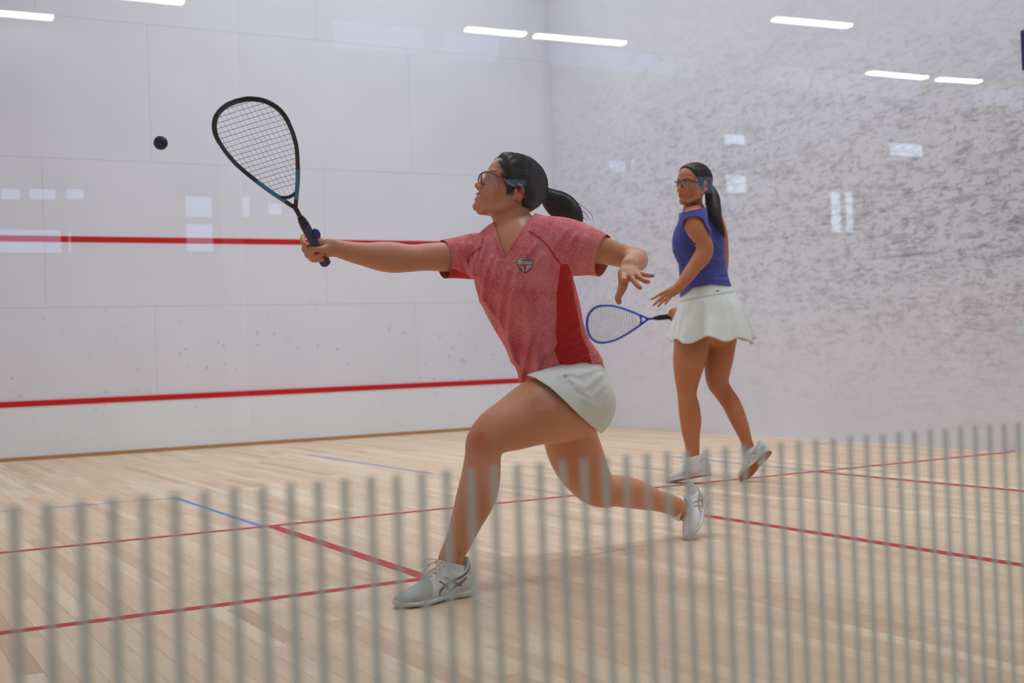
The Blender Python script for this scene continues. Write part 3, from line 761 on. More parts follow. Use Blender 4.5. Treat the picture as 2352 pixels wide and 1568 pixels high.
def hair_strands(F, prims, tail, count, seed, name, mat, parent, r=0.0011, lift=0.0012, line=HAIRLINE):
    """strand locks combed from the hairline over the skull to the tie at local point tail"""
    rng = np.random.default_rng(seed); lst = []
    tail = np.asarray(tail, float); c0 = np.array([0, -0.012, 0.02])
    for _ in range(count):
        y = rng.uniform(-0.04, 0.082); x = rng.choice([-1, 1]); z = np.interp(y, line[:, 0], line[:, 1]) + rng.uniform(0.010, 0.035)
        if rng.random() < 0.35: z = rng.uniform(0.02, 0.10); y = rng.uniform(-0.06, 0.06)
        d0 = np.array([x * rng.uniform(0.02, 1.0) * 0.075, y, z]) - c0; d0 /= np.linalg.norm(d0); d1 = tail - c0; d1 /= np.linalg.norm(d1)
        om = math.acos(np.clip(d0 @ d1, -1, 1)); ts = np.linspace(0, 1, 12)
        D = np.array([(math.sin((1 - t) * om) * d0 + math.sin(t * om) * d1) / math.sin(om) for t in ts]) + rng.normal(size=3) * 0.02 * np.sin(ts * math.pi)[:, None]
        D /= np.linalg.norm(D, axis=1)[:, None]
        Wd = D @ F.M; o = F.w(c0) + Wd * 0.2 * F.sc
        S_ = march(prims, o, -Wd, 40); S_ = S_ + Wd * lift * rng.uniform(0.2, 1.0)
        lst.append((S_, np.interp(ts, [0, 0.25, 0.9, 1], [0.1, 1, 1, 0.8]) * r * rng.uniform(0.6, 1.3)))
    o = tubes(name, lst, mat, parent, 5); o['kind'] = 'stuff'; return o
def goggles(F, parent, mat, lens=M_LENS, name='goggles', logo=True):
    """wrap-around protective glasses: browline frame, temples, two lenses, nose pad"""
    g = empty(name); g.parent = parent
    W = lambda L: [F.w(p) for p in L]
    top = catmull([(-0.071, 0.052, 0.004), (-0.060, 0.083, 0.010), (-0.034, 0.104, 0.0125), (-0.012, 0.112, 0.006), (0, 0.113, 0.004), (0.012, 0.112, 0.006), (0.034, 0.104, 0.0125), (0.060, 0.083, 0.010), (0.071, 0.052, 0.004)], 6)
    tubes('frame', [(W(top), 0.0029 * F.sc)], mat, g, 8)
    for x in (-1, 1):
        tubes('temple', [(W(catmull([(x * 0.071, 0.054, 0.004), (x * 0.077, 0.020, -0.002), (x * 0.079, -0.012, -0.008), (x * 0.076, -0.036, -0.020)], 5)), np.interp(np.linspace(0, 1, 16), [0, .25, 1], [0.0042, 0.0034, 0.0024]) * F.sc)], mat, g, 8, )
        tubes('nose_rim', [(W(catmull([(x * 0.012, 0.112, 0.006), (x * 0.015, 0.110, -0.008), (x * 0.021, 0.104, -0.022)], 4)), 0.0019 * F.sc)], mat, g, 7)
        m, n = 9, 7; V = []
        for i in range(m):
            u = i / (m - 1); tp = np.array([np.interp(u, [0, 0.3, 0.7, 1], [0.013, 0.028, 0.050, 0.066]), np.interp(u, [0, 0.3, 0.7, 1], [0.1115, 0.106, 0.092, 0.068]), np.interp(u, [0, 0.3, 0.7, 1], [0.006, 0.0115, 0.0115, 0.0075])])
            dz = np.interp(u, [0, 0.2, 0.45, 0.8, 1], [0.020, 0.036, 0.040, 0.032, 0.012])
            for j in range(n):
                v = j / (n - 1); V.append(F.w((x * (tp[0] - 0.004 * v * u), tp[1] - 0.010 * v * v, tp[2] - dz * v)))
        Fq = [(i * n + j, (i + 1) * n + j, (i + 1) * n + j + 1, i * n + j + 1) for i in range(m - 1) for j in range(n - 1)]
        o = link('lens', mesh_of(V, Fq), g, lens, True); md = o.modifiers.new('t', 'SOLIDIFY'); md.thickness = 0.0016
        if logo:
            bx = bmesh.new(); bmesh.ops.create_uvsphere(bx, u_segments=10, v_segments=6, radius=1.0)
            me = bpy.data.meshes.new('hinge_badge'); bx.to_mesh(me); bx.free()
            q = np.array([v.co[:] for v in me.vertices]) * np.array([0.0022, 0.0075, 0.0028]) + np.array([x * 0.0715, 0.046, 0.0045])
            for v, c in zip(me.vertices, q): v.co = F.w(c)
            tag(link('hinge_badge', me, g, M_WHITEPL, True), 'small white badge on the hinge')
    return g
def eyes(F, parent, look=(0, 1, 0)):
    look = np.asarray(look, float); look /= np.linalg.norm(look)
    for x in (-1, 1):
        bm = bmesh.new(); bmesh.ops.create_uvsphere(bm, u_segments=20, v_segments=14, radius=0.0122 * F.sc); me = bpy.data.meshes.new('eyeball'); bm.to_mesh(me); bm.free()
        c = F.w((x * 0.031, 0.0770, -0.002)); d = look @ F.M; R = Vector(d).to_track_quat('Z', 'Y').to_matrix().to_4x4()
        me.materials.append(M_EYE); me.materials.append(M_IRIS)
        for p in me.polygons:
            p.material_index = 1 if Vector(p.center).normalized().z > 0.88 else 0
        o = link('eyeball', me, parent, None, True); o.matrix_world = Matrix.Translation(Vector(c)) @ R

# ------------------------------------------------------------------ shoes (local: x heel to toe, y to the side, z up)
def shoe_sdf():
    ch = lambda L, k: Chain([(x, y, z) for x, y, z, a, b in L], [(0, 1, 0)] * len(L), [l[3] for l in L], [l[4] for l in L], k, 4)
    sole = [ch([(0.018, 0, 0.016, 0.026, 0.016), (0.045, 0, 0.016, 0.033, 0.0165), (0.085, 0, 0.017, 0.033, 0.014), (0.12, 0, 0.016, 0.034, 0.0135), (0.165, 0.002, 0.014, 0.043, 0.0135), (0.205, 0.002, 0.0135, 0.045, 0.0125), (0.238, 0, 0.015, 0.036, 0.012), (0.256, -0.001, 0.019, 0.018, 0.011)], 0.0)]
    upper = [ch([(0.028, 0, 0.046, 0.027, 0.034), (0.055, 0, 0.056, 0.034, 0.044), (0.095, 0, 0.054, 0.035, 0.045), (0.13, 0, 0.047, 0.036, 0.039), (0.165, 0.001, 0.037, 0.0405, 0.030), (0.205, 0.001, 0.029, 0.0415, 0.022), (0.236, 0, 0.025, 0.033, 0.0165), (0.250, -0.001, 0.024, 0.021, 0.013)], 0.012),
             ch([(0.056, 0, 0.055, 0.034, 0.046), (0.054, 0, 0.080, 0.033, 0.045), (0.050, 0, 0.099, 0.031, 0.042)], 0.012),
             ch([(0.118, 0, 0.078, 0.018, 0.007), (0.098, 0, 0.099, 0.018, 0.007), (0.088, 0, 0.112, 0.016, 0.006)], 0.010),
             Ell((0.060, 0, 0.122), (0.041, 0.029, 0.034), None, 0.005, True), Ell((0.060, 0, 0.125), (0.035, 0.07, 0.054), None, 0.008, True)]
    return sole, upper
def on_side(prims, pts, side, off=0.0006):
    o = np.array([(x, side * 0.09, z) for x, z in pts]); d = np.array([0, -side, 0.0])
    S_ = march(prims, o, np.broadcast_to(d, o.shape), 50)
    S_ = S_[(S_[:, 1] * side > 0.008) & (np.abs(S_[:, 1]) < 0.05)]; return S_ - d * off
SHOE_CACHE = {}
def build_shoe_meshes():
    sole, upper = shoe_sdf(); D = {}
    lo, hi = np.array([-0.015, -0.06, -0.004]), np.array([0.275, 0.06, 0.125])
    V, N, T = surface(sole, lo, hi, 0.0028)
    V = V.copy(); V[:, 2] = np.maximum(V[:, 2], 0.004 + 0.006 * np.clip((V[:, 0] - 0.22) / 0.04, 0, 1) ** 2)
    D['sole'] = clip_tris(V, N, T, V[:, 2] - 0.0085); D['outsole'] = clip_tris(V, N, T, 0.0085 - V[:, 2])
    V, N, T = surface(upper, lo, hi, 0.0026)
    V, N, T = clip_tris(V, N, T, V[:, 2] - 0.020)
    D['upper'] = clip_tris(V, N, T, 0.168 - V[:, 0] - 0.3 * (V[:, 2] - 0.03)); D['toe_box'] = clip_tris(V, N, T, -(0.168 - V[:, 0] - 0.3 * (V[:, 2] - 0.03)))
    D['stripes'] = []
    for side in (-1, 1):
        for pts, w in (([(.139, .026), (.138, .038), (.118, .050), (.096, .059), (.063, .067), (.036, .079), (.021, .096)], .0038), ([(.103, .031), (.086, .042), (.063, .053), (.043, .064)], .0036),
                       ([(.119, .072), (.092, .057), (.064, .042)], .0036), ([(.136, .064), (.118, .050), (.102, .034)], .0030)):
            L_ = on_side(upper, np.array(pts), side)
            if len(L_) > 2: D['stripes'].append((catmull(L_, 4), w))
    L = []
    rows = [(0.166, 0.0150), (0.150, 0.016), (0.134, 0.017), (0.118, 0.018)]
    top = lambda x, y: march(upper, np.array([[x, y, 0.16]]), np.array([0, 0, -1.0]), 60)[0]
    for i, (x, w) in enumerate(rows):
        x2 = rows[i + 1][0] if i + 1 < len(rows) else x - 0.014
        for s in (-1, 1):
            P = [top(x - 0.0 * s, -s * w), top(x * 0.5 + x2 * 0.5, 0) + np.array([0, 0, 0.003 + 0.0015 * s]), top(x2, s * w)]
            L.append((catmull(np.array(P) + np.array([0, 0, 0.0016]), 5), 0.0019))
    k = top(0.106, 0) + np.array([0, 0, 0.004])
    for s, lift, back in ((-1, 0.0, 0.0), (1, 0.006, 0.01)):
        L.append((catmull([k, k + (0.012, s * 0.018, 0.012), k + (0.034, s * 0.032, 0.010 - lift), k + (0.040, s * 0.036, -0.010), k + (0.016, s * 0.022, 0.000), k], 6), 0.0017))
        L.append((catmull([k, k + (0.006, s * 0.020, 0.004), k + (0.026, s * 0.034, -0.012), k + (0.040 - back, s * 0.040, -0.034)], 6), 0.0017))
    D['laces'] = L
    return D
def shoe_meshes(key, mats):
    """meshes shared by the two shoes of one player"""
    if 'D' not in SHOE_CACHE: SHOE_CACHE['D'] = build_shoe_meshes()
    D = SHOE_CACHE['D']; out = []
    for nm in ('sole', 'outsole', 'upper', 'toe_box'):
        V, N, T = D[nm]; me = tri_mesh(V, T, nm); me.polygons.foreach_set('use_smooth', np.ones(len(me.polygons), bool)); me.materials.append(mats[nm]); out.append((nm, me, None))
    for P, w in D['stripes']:
        vf = tube_vf(P, np.interp(np.linspace(0, 1, len(P)), [0, .1, .85, 1], [.9, 1, 1, .5]) * w, 8, True, ((0, 1, 0), 0.22)); me = mesh_of(*vf, 'stripe'); me.polygons.foreach_set('use_smooth', np.ones(len(me.polygons), bool)); me.materials.append(mats['stripe']); out.append(('stripe', me, 'toned stripe on the shoe side'))
    V, F = [], []
    for P, r in D['laces']:
        v, f = tube_vf(P, r, 6); n = len(V); V += list(v); F += [tuple(i + n for i in q) for q in f]
    me = mesh_of(V, F, 'lace'); me.polygons.foreach_set('use_smooth', np.ones(len(me.polygons), bool)); me.materials.append(mats['lace']); out.append(('lace', me, None))
    return out
def place_shoe(meshes, parent, heel, fwd, up, sc=1.0, roll=0.0, name='shoe'):
    f = np.asarray(fwd, float); f /= np.linalg.norm(f); u = np.asarray(up, float); u = u - f * (u @ f); u /= np.linalg.norm(u); y = np.cross(u, f)
    lowest = min(float((np.array([v.co[:] for v in me.vertices]) @ np.array([f[2], y[2], u[2]])).min()) for nm, me, lb in meshes if nm in ('sole', 'outsole', 'toe_box')) * sc
    heel = np.array(heel, float); heel[2] = 0.0009 - lowest       # the lowest point of the shoe rests on the boards
    s = empty(name); s.parent = parent
    s.matrix_world = Matrix(((f[0] * sc, y[0] * sc, u[0] * sc, heel[0]), (f[1] * sc, y[1] * sc, u[1] * sc, heel[1]), (f[2] * sc, y[2] * sc, u[2] * sc, heel[2]), (0, 0, 0, 1)))
    for nm, me, lb in meshes: tag(link(nm, me, s), None)
    return Frame3(heel, f, y, u, sc)      # rows forward, side, up

# ------------------------------------------------------------------ rackets (local: x butt to tip, y across, z normal to the strings)
def racket(label, mats, length=0.685, half=0.106, group=None, emblem='ring', nm=14, nc=19, rs=0.0007):
    root = empty('squash_racket', (0, 0, 0), label, 'racket', group)
    prof = catmull([(0.262, 0.004), (0.300, 0.0225), (0.350, 0.047), (0.410, 0.072), (0.480, 0.096), (0.550, half), (0.608, half * 0.955), (0.652, half * 0.72), (0.676, half * 0.36), (0.682, 0)], 5)
    up = [(x, y, 0) for x, y in prof]; loop = up + [(x, -y, 0) for x, y in prof[::-1][1:]]
    n = len(loop); i0 = int(n * 0.20)
    tubes('frame', [(np.array(loop), 0.0066)], mats['frame'], root, 10)
    bumper = [p for p in loop if p[0] > 0.56]
    tag(tubes('bumper_guard', [(np.array(bumper) * np.array([1.004, 1.012, 1]), 0.0064)], mats['bumper'], root, 10), 'dark bumper over the tip of the frame')
    for s in (-1, 1):
        seg = np.array([(x, s * y, 0) for x, y in prof if 0.285 < x < 0.40])
        tag(tubes('accent_band', [(seg, 0.0070)], mats['accent'], root, 10), 'light band on the lower frame')
    tubes('bridge', [(catmull([(0.312, -0.028, 0), (0.303, 0, 0), (0.312, 0.028, 0)], 6), 0.0055)], mats['frame'], root, 8)
    tubes('shaft', [(np.array([(0.20, 0, 0), (0.235, 0, 0), (0.268, 0, 0)]), np.array([0.0085, 0.0075, 0.0085]))], mats['frame'], root, 10)
    tubes('collar', [(np.array([(0.183, 0, 0), (0.192, 0, 0), (0.199, 0, 0), (0.206, 0, 0), (0.214, 0, 0)]), np.array([0.0155, 0.0135, 0.0140, 0.0118, 0.0105]))], mats['collar'], root, 12)
    tubes('grip', [(np.array([(0.0, 0, 0), (0.004, 0, 0), (0.018, 0, 0), (0.034, 0, 0), (0.06, 0, 0), (0.186, 0, 0)]), np.array([0.013, 0.0172, 0.0180, 0.0160, 0.0152, 0.0152]))], mats['grip'], root, 14)
    poly = np.array([(x, y) for x, y in prof if x > 0.305]); inside = lambda x: np.interp(x, poly[:, 0], poly[:, 1])
    mains, crosses = [], []
    for y in np.linspace(-half * 0.88, half * 0.88, nm):
        xs = [x for x in np.linspace(0.304, 0.681, 200) if inside(x) > abs(y) + 0.002]
        if len(xs) > 4: mains.append((np.array([(xs[0], y, 0.0006), ((xs[0] + xs[-1]) / 2, y, -0.0006), (xs[-1], y, 0.0006)]), rs * 0.7))
    for x in np.linspace(0.345, 0.668, nc):
        w = inside(x) - 0.002; crosses.append((np.array([(x, -w, -0.0006), (x, 0, 0.0008), (x, w, -0.0006)]), rs))
    o = tubes('main_strings', mains, mats['main'], root, 5); o['kind'] = 'stuff'
    o = tubes('cross_strings', crosses, mats['cross'], root, 5); o['kind'] = 'stuff'
    st = []      # emblem stencilled on the strings
    def inem(x, y):
        u, v = (x - 0.51) / 0.075, y / 0.075
        if emblem == 'ring':        # open triangle around a ring
            r = math.hypot(u + 0.05, v); tri = abs(v) < 0.62 * (0.95 - u) and u > -0.95; inner = abs(v) < 0.62 * (0.55 - u) and u > -0.60
            return (tri and not inner and not (u < -0.55 and abs(v) < 0.45)) or 0.22 < r < 0.40
        return abs(u) / 0.62 + abs(v) / 0.36 < 1 and not (abs(u) / 0.30 + abs(v) / 0.16 < 1)
    for L in (mains, crosses):
        for P, r in L:
            seg = []; Q = np.array([P[0] + (P[-1] - P[0]) * t for t in np.linspace(0, 1, 90)])
            for p in list(Q) + [None]:
                if p is not None and inem(p[0], p[1]): seg.append(p)
                elif seg:
                    if len(seg) > 1: st.append((np.array(seg), r * (3.0 if emblem == 'ring' else 1.7)))
                    seg = []
    o = tubes('string_emblem', st, mats['stencil'], root, 5); o['kind'] = 'stuff'; o['label'] = 'pale emblem stencilled on the strings'
    return root
def pose(root, o, xdir, ydir):
    x = np.asarray(xdir, float); x /= np.linalg.norm(x); y = np.asarray(ydir, float); y = y - x * (x @ y); y /= np.linalg.norm(y); z = np.cross(x, y)
    root.matrix_world = Matrix(((x[0], y[0], z[0], o[0]), (x[1], y[1], z[1], o[1]), (x[2], y[2], z[2], o[2]), (0, 0, 0, 1)))
def settle(root, loc):
    """parts were modelled in world space: bring the root to the feet and keep every part where it is"""
    root.location = loc; inv = Matrix.Translation(-Vector(loc))
    for c in root.children: c.matrix_parent_inverse = inv
def hit(prims, x, y, d0, d1, n=160):
    """first surface depth along the sight line of photo pixel (x, y)"""
    ds = np.linspace(d0, d1, n); P = np.array([at(x, y, d) for d in ds]); c = P.mean(0); sel = select(prims, c, (d1 - d0) * 0.6 + 0.05)
    v = field(prims, P, sel); i = np.nonzero(v < 0)[0]
    if not len(i): j = int(np.argmin(v)); return P[j]
    i = i[0]
    if i == 0: return P[0]
    t = v[i - 1] / (v[i - 1] - v[i]); return P[i - 1] + t * (P[i] - P[i - 1])
# ------------------------------------------------------------------ player lunging in the red shirt
P1 = empty('person', (0, 0, 0), 'person in heather red shirt and white skirt lunging with racket arm outstretched', 'person')
F1 = view_frame(at(1172, 437, 4.20), math.radians(17), math.radians(23), math.radians(2), 1.02)
def P1_trunk(g):
    return [limb([(1206, 905, 1398, 872, 4.18, 0.86), (1199, 880, 1389, 842, 4.18, 0.84), (1189, 842, 1364, 802, 4.18, 0.78), (1163, 790, 1345, 757, 4.17, 0.74), (1133, 738, 1335, 707, 4.16, 0.72), (1107, 686, 1322, 662, 4.15, 0.72), (1089, 640, 1309, 622, 4.14, 0.72),
                  (1087, 600, 1312, 580, 4.15, 0.66), (1098, 566, 1305, 545, 4.16, 0.56), (1128, 543, 1272, 515, 4.18, 0.55)], 0.03, 4, g),
            limb([(1140, 552, 1228, 520, 4.18, 0.9), (1146, 530, 1216, 505, 4.185, 0.95)], 0.035, 3, g)]
neck1 = limb([(1140, 545, 1216, 535, 4.185, 0.9), (1137, 528, 1212, 508, 4.19, 0.95), (1137, 508, 1209, 483, 4.20, 1.0), (1152, 486, 1214, 460, 4.205, 0.95)], 0.03, 4)
LEG1 = limb([(1262, 870, 1375, 985, 4.10, 1.0), (1226, 873, 1320, 1003, 4.03, 1.0), (1192, 884, 1275, 1009, 3.96, 1.0), (1148, 918, 1222, 1021, 3.90, 1.0), (1108, 949, 1172, 1032, 3.845, 0.98), (1078, 990, 1152, 1042, 3.815, 1.0), (1070, 1027, 1150, 1050, 3.81, 1.0),
             (1064, 1066, 1150, 1076, 3.80, 1.0), (1056, 1106, 1148, 1110, 3.785, 1.02), (1047, 1142, 1138, 1146, 3.77, 1.02), (1035, 1196, 1108, 1197, 3.75, 1.0), (1022, 1244, 1084, 1241, 3.735, 1.0), (1007, 1279, 1064, 1281, 3.72, 0.85), (1003, 1302, 1062, 1308, 3.715, 0.75), (1004, 1335, 1066, 1338, 3.715, 0.7)], 0.03)
LEG2 = limb([(1255, 945, 1385, 930, 4.28, 0.95), (1255, 985, 1372, 985, 4.32, 0.95), (1250, 1016, 1375, 1008, 4.345, 0.95), (1268, 1058, 1390, 1055, 4.38, 0.98), (1300, 1106, 1402, 1086, 4.42, 1.0), (1336, 1146, 1405, 1092, 4.45, 1.0), (1372, 1160, 1412, 1094, 4.475, 1.0), (1402, 1161, 1427, 1092, 4.51, 1.0), (1440, 1166, 1456, 1097, 4.55, 1.0),
             (1470, 1170, 1483, 1109, 4.60, 1.0), (1500, 1173, 1513, 1124, 4.65, 1.0), (1530, 1180, 1543, 1135, 4.71, 0.95), (1553, 1190, 1570, 1146, 4.755, 0.85), (1580, 1204, 1600, 1160, 4.79, 0.75)], 0.03)
HIPS1 = lambda g: [limb([(1198, 840, 1356, 802, 4.18, 0.70), (1210, 866, 1372, 830, 4.18, 0.75), (1224, 886, 1395, 866, 4.19, 0.84), (1241, 916, 1402, 903, 4.20, 0.88), (1262, 952, 1397, 938, 4.21, 0.86), (1296, 980, 1384, 962, 4.22, 0.8)], 0.04, 4, g)]
ARMR = limb([(1150, 548, 1135, 630, 4.20, 0.9), (1112, 546, 1100, 628, 4.21, 0.95), (1075, 548, 1070, 626, 4.21, 1.0), (1020, 556, 1020, 624, 4.17, 1.0), (985, 558, 985, 622, 4.14, 1.0), (958, 561, 959, 623, 4.12, 1.0), (934, 561, 938, 625, 4.10, 1.0), (905, 556, 906, 627, 4.09, 1.0), (878, 555, 876, 623, 4.08, 1.0), (842, 557, 838, 612, 4.06, 1.0), (802, 554, 799, 600, 4.04, 0.95), (772, 550, 768, 588, 4.02, 0.85), (758, 549, 752, 586, 4.015, 0.75)], 0.02)
HANDR = [limb([(768, 551, 763, 587, 4.02, 0.75), (752, 549, 748, 590, 4.025, 0.62), (736, 550, 734, 590, 4.035, 0.5)], 0.012, 4),
         rod([(740, 553, 4.04), (714, 541, 4.045), (697, 543, 4.025), (697, 557, 3.995), (706, 565, 3.985)], [0.0095, 0.0090, 0.0085, 0.0080, 0.0066]),
         rod([(738, 562, 4.045), (714, 562, 4.05), (699, 568, 4.02), (703, 578, 3.988), (718, 580, 3.978)], [0.0095, 0.0092, 0.0088, 0.0082, 0.0068]),
         rod([(740, 572, 4.045), (720, 576, 4.05), (705, 583, 4.02), (713, 590, 3.990), (740, 585, 3.985)], [0.0095, 0.0090, 0.0086, 0.0078, 0.0066]),
         rod([(744, 581, 4.04), (726, 588, 4.05), (713, 593, 4.02), (722, 598, 3.995), (740, 596, 3.99)], [0.0085, 0.0080, 0.0076, 0.0070, 0.0060]),
         rod([(757, 563, 4.012), (747, 571, 3.992), (732, 573, 3.975), (716, 572, 3.968), (706, 575, 3.97)], [0.0150, 0.0120, 0.0092, 0.0086, 0.0068])]
ARML = limb([(1255, 500, 1270, 590, 4.12, 0.9), (1298, 512, 1308, 596, 4.08, 0.95), (1345, 526, 1345, 603, 4.08, 1.0), (1398, 546, 1383, 607, 4.10, 1.0), (1440, 563, 1424, 614, 4.125, 1.0), (1468, 572, 1446, 620, 4.14, 1.0)], 0.02)
FORL = rod([(1462, 598, 4.14), (1459, 600, 4.08), (1455, 602, 4.02), (1449, 606, 3.95), (1446, 609, 3.90)], [0.036, 0.0365, 0.034, 0.028, 0.0245], 0.02)
HANDL = [limb([(1430, 601, 1463, 612, 3.91, 0.75), (1424, 614, 1467, 619, 3.885, 0.62), (1422, 627, 1472, 627, 3.86, 0.5), (1426, 638, 1472, 633, 3.84, 0.42)], 0.012, 4),
         rod([(1433, 632, 3.85), (1433, 638, 3.81), (1433.5, 642, 3.775), (1434, 643, 3.76)], [0.0100, 0.0092, 0.0084, 0.0070]),
         rod([(1446, 632, 3.845), (1456, 645, 3.815), (1464, 655, 3.800), (1470, 661, 3.792)], [0.0094, 0.0084, 0.0078, 0.0066]),
         rod([(1460, 630, 3.845), (1474, 640.5, 3.818), (1483, 645.5, 3.805), (1489, 647, 3.798)], [0.0092, 0.0082, 0.0074, 0.0062]),
         rod([(1470, 627, 3.85), (1483, 631, 3.828), (1492, 633, 3.818), (1499, 633, 3.812)], [0.0082, 0.0072, 0.0066, 0.0056]),
         rod([(1432, 632, 3.865), (1431, 654, 3.845), (1424, 674, 3.833), (1419.5, 683, 3.83), (1421.5, 693, 3.827)], [0.0165, 0.0150, 0.0112, 0.0104, 0.0086], 0.014)]
H1 = head_prims(F1, 0.9)
BODY1 = P1_trunk(-0.011) + [neck1] + HIPS1(-0.012) + [LEG1, LEG2, ARMR, ARML, FORL] + HANDR + HANDL
ALL1 = BODY1 + H1
def cutat(vnt, p, n): V, N, T = vnt; return clip_tris(V, N, T, (V - p) @ n)
lo, hi = bounds(BODY1)
nk_p, nk_n = at(1172, 500, 4.2), CM[1] * 0.94 - CM[0] * 0.33; nk_n = nk_n / np.linalg.norm(nk_n)
wr_p, wr_n = at(778, 570, 4.03), CM[0]; wl_p, wl_n = at(1449, 605, 3.95), (at(1449, 605, 3.96) - at(1446, 609, 3.90)); wl_n = wl_n / np.linalg.norm(wl_n)
bv = surface(BODY1 + H1, lo, hi, 0.0042)
V, N, T = bv; s = np.maximum(np.minimum((V - nk_p) @ -nk_n, 1), -1)
s = np.where(np.linalg.norm(V - nk_p, axis=1) < 0.2, s, 1.0); s = np.where(np.linalg.norm(V - wr_p, axis=1) < 0.16, np.minimum(s, (V - wr_p) @ wr_n), s)
s = np.where((np.linalg.norm(V - wl_p, axis=1) < 0.20) & (px(V)[:, 2] < 3.99), np.minimum(s, (V - wl_p) @ wl_n), s)
bv = relax(clip_tris(V, N, T, s), 7)
hd = surface(P1_trunk(-0.011) + [neck1] + H1, F1.o - 0.16, F1.o + 0.16, 0.0021); V, N, T = hd; hd = clip_tris(V, N, T, np.where(np.linalg.norm(V - nk_p, axis=1) < 0.2, (V - nk_p) @ nk_n, 1.0))
l2, h2 = bounds(HANDR); hr = surface([ARMR] + HANDR, l2, h2, 0.0021); hr = cutat(hr, wr_p, -wr_n)
V, N, T = hr; hr = clip_tris(V, N, T, px(V)[:, 0] < 790 + 0 * V[:, 0]) if False else hr
l2, h2 = bounds(HANDL, 0.05); hl = surface([FORL] + HANDL, l2, h2, 0.0021); hl = cutat(hl, wl_p, -wl_n)
vnt = join_vnt(bv, hd, hr, hl); V = vnt[0]
col = np.ones((len(V), 3)); col = face_tint(F1, V, col, (0.82, 0.50, 0.50), 0.9)
q = to_pixels(V)
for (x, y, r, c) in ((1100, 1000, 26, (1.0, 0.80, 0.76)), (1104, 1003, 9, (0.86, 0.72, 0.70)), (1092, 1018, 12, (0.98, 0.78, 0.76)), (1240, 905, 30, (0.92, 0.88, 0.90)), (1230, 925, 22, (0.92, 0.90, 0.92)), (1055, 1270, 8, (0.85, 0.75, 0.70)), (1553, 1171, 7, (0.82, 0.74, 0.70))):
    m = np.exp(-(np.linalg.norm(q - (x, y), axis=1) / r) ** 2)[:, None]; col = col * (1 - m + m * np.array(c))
for (x, y) in ((1433.5, 643), (1470, 661), (1489, 647), (1499, 633), (1421, 690), (706, 566), (740, 585)):
    m = np.exp(-(np.linalg.norm(q - (x, y), axis=1) / 8) ** 2)[:, None]; col = col * (1 - m + m * np.array((1.0, 0.80, 0.78)))
solid('body', vnt, M_SKIN1, P1, col, 0.0, False)
eyes(F1, P1, (0.12, 1, 0.05))
tubes('teeth', [([F1.w(p) for p in catmull([(-0.017, 0.081, -0.0645), (-0.008, 0.0915, -0.0640), (0, 0.0935, -0.0640), (0.008, 0.0915, -0.0640), (0.017, 0.081, -0.0645)], 5)], 0.0040)], M_TOOTH, P1, 8)
goggles(F1, P1, M_REDPL)
bm = bmesh.new(); bmesh.ops.create_icosphere(bm, subdivisions=2, radius=0.0024); me = bpy.data.meshes.new('ear_stud'); bm.to_mesh(me); bm.free(); o = link('ear_stud', me, P1, M_SILVER, True); o.location = F1.w((0.0795, -0.004, -0.0335))
# hair: cap, combed strands, ponytail with loose ends
cap = hair_cap(F1, 0.013); V, N, T = surface(cap, F1.o - 0.15, F1.o + 0.15, 0.0032)
hair = empty('hair'); hair.parent = P1
solid('hair_cap', (V, N, T), M_HAIR1, hair)
tl = F1.l(at(1249, 447, 4.235)[None])[0]
hair_strands(F1, cap, tl, 330, 3, 'combed_strands', M_HAIR1, hair, 0.0009, 0.0008)
def ponytail(pts, rad, parent, mat, name, seed, strands=110, loose=()):
    C = np.array([at(*p) for p in pts]); R = np.asarray(rad, float)
    ch = Chain(C, [CM[1]] * len(C), R, R * 0.85, 0.01, 5)
    groove = Disp(lambda P: 0.0012 * gnoise(P * np.array([1, 1, 1]), 160, seed))
    solid('ponytail', surface([ch, groove], *bounds([ch]), 0.0034), mat, parent)
    rng = np.random.default_rng(seed); D = catmull(np.hstack([C, R[:, None]]), 6); lst = []
    Tn = np.gradient(D[:, :3], axis=0); Tn /= np.linalg.norm(Tn, axis=1)[:, None]
    for _ in range(strands):
        th = rng.uniform(0, 6.28); k0 = rng.integers(0, max(1, len(D) // 3)); k1 = rng.integers(len(D) * 2 // 3, len(D)); off = rng.uniform(0.9, 1.06); P = []
        for i in range(k0, k1):
            u = np.cross(Tn[i], CM[2]); u /= np.linalg.norm(u); w = np.cross(Tn[i], u); a = th + 0.35 * math.sin(i * 0.25 + th)
            P.append(D[i, :3] + (math.cos(a) * u + 0.85 * math.sin(a) * w) * D[i, 3] * off)
        if len(P) > 3:
            P = np.array(P)
            lst.append((P, np.interp(np.linspace(0, 1, len(P)), [0, .1, .8, 1], [.5, 1, 1, .2]) * 0.0015))
    for L in loose: lst.append((catmull([at(*p) for p in L], 6), np.interp(np.linspace(0, 1, 6 * (len(L) - 1) + 1), [0, .7, 1], [0.0010, 0.0007, 0.0003])))
    o = tubes('loose_strands', lst, mat, parent, 5); o['kind'] = 'stuff'
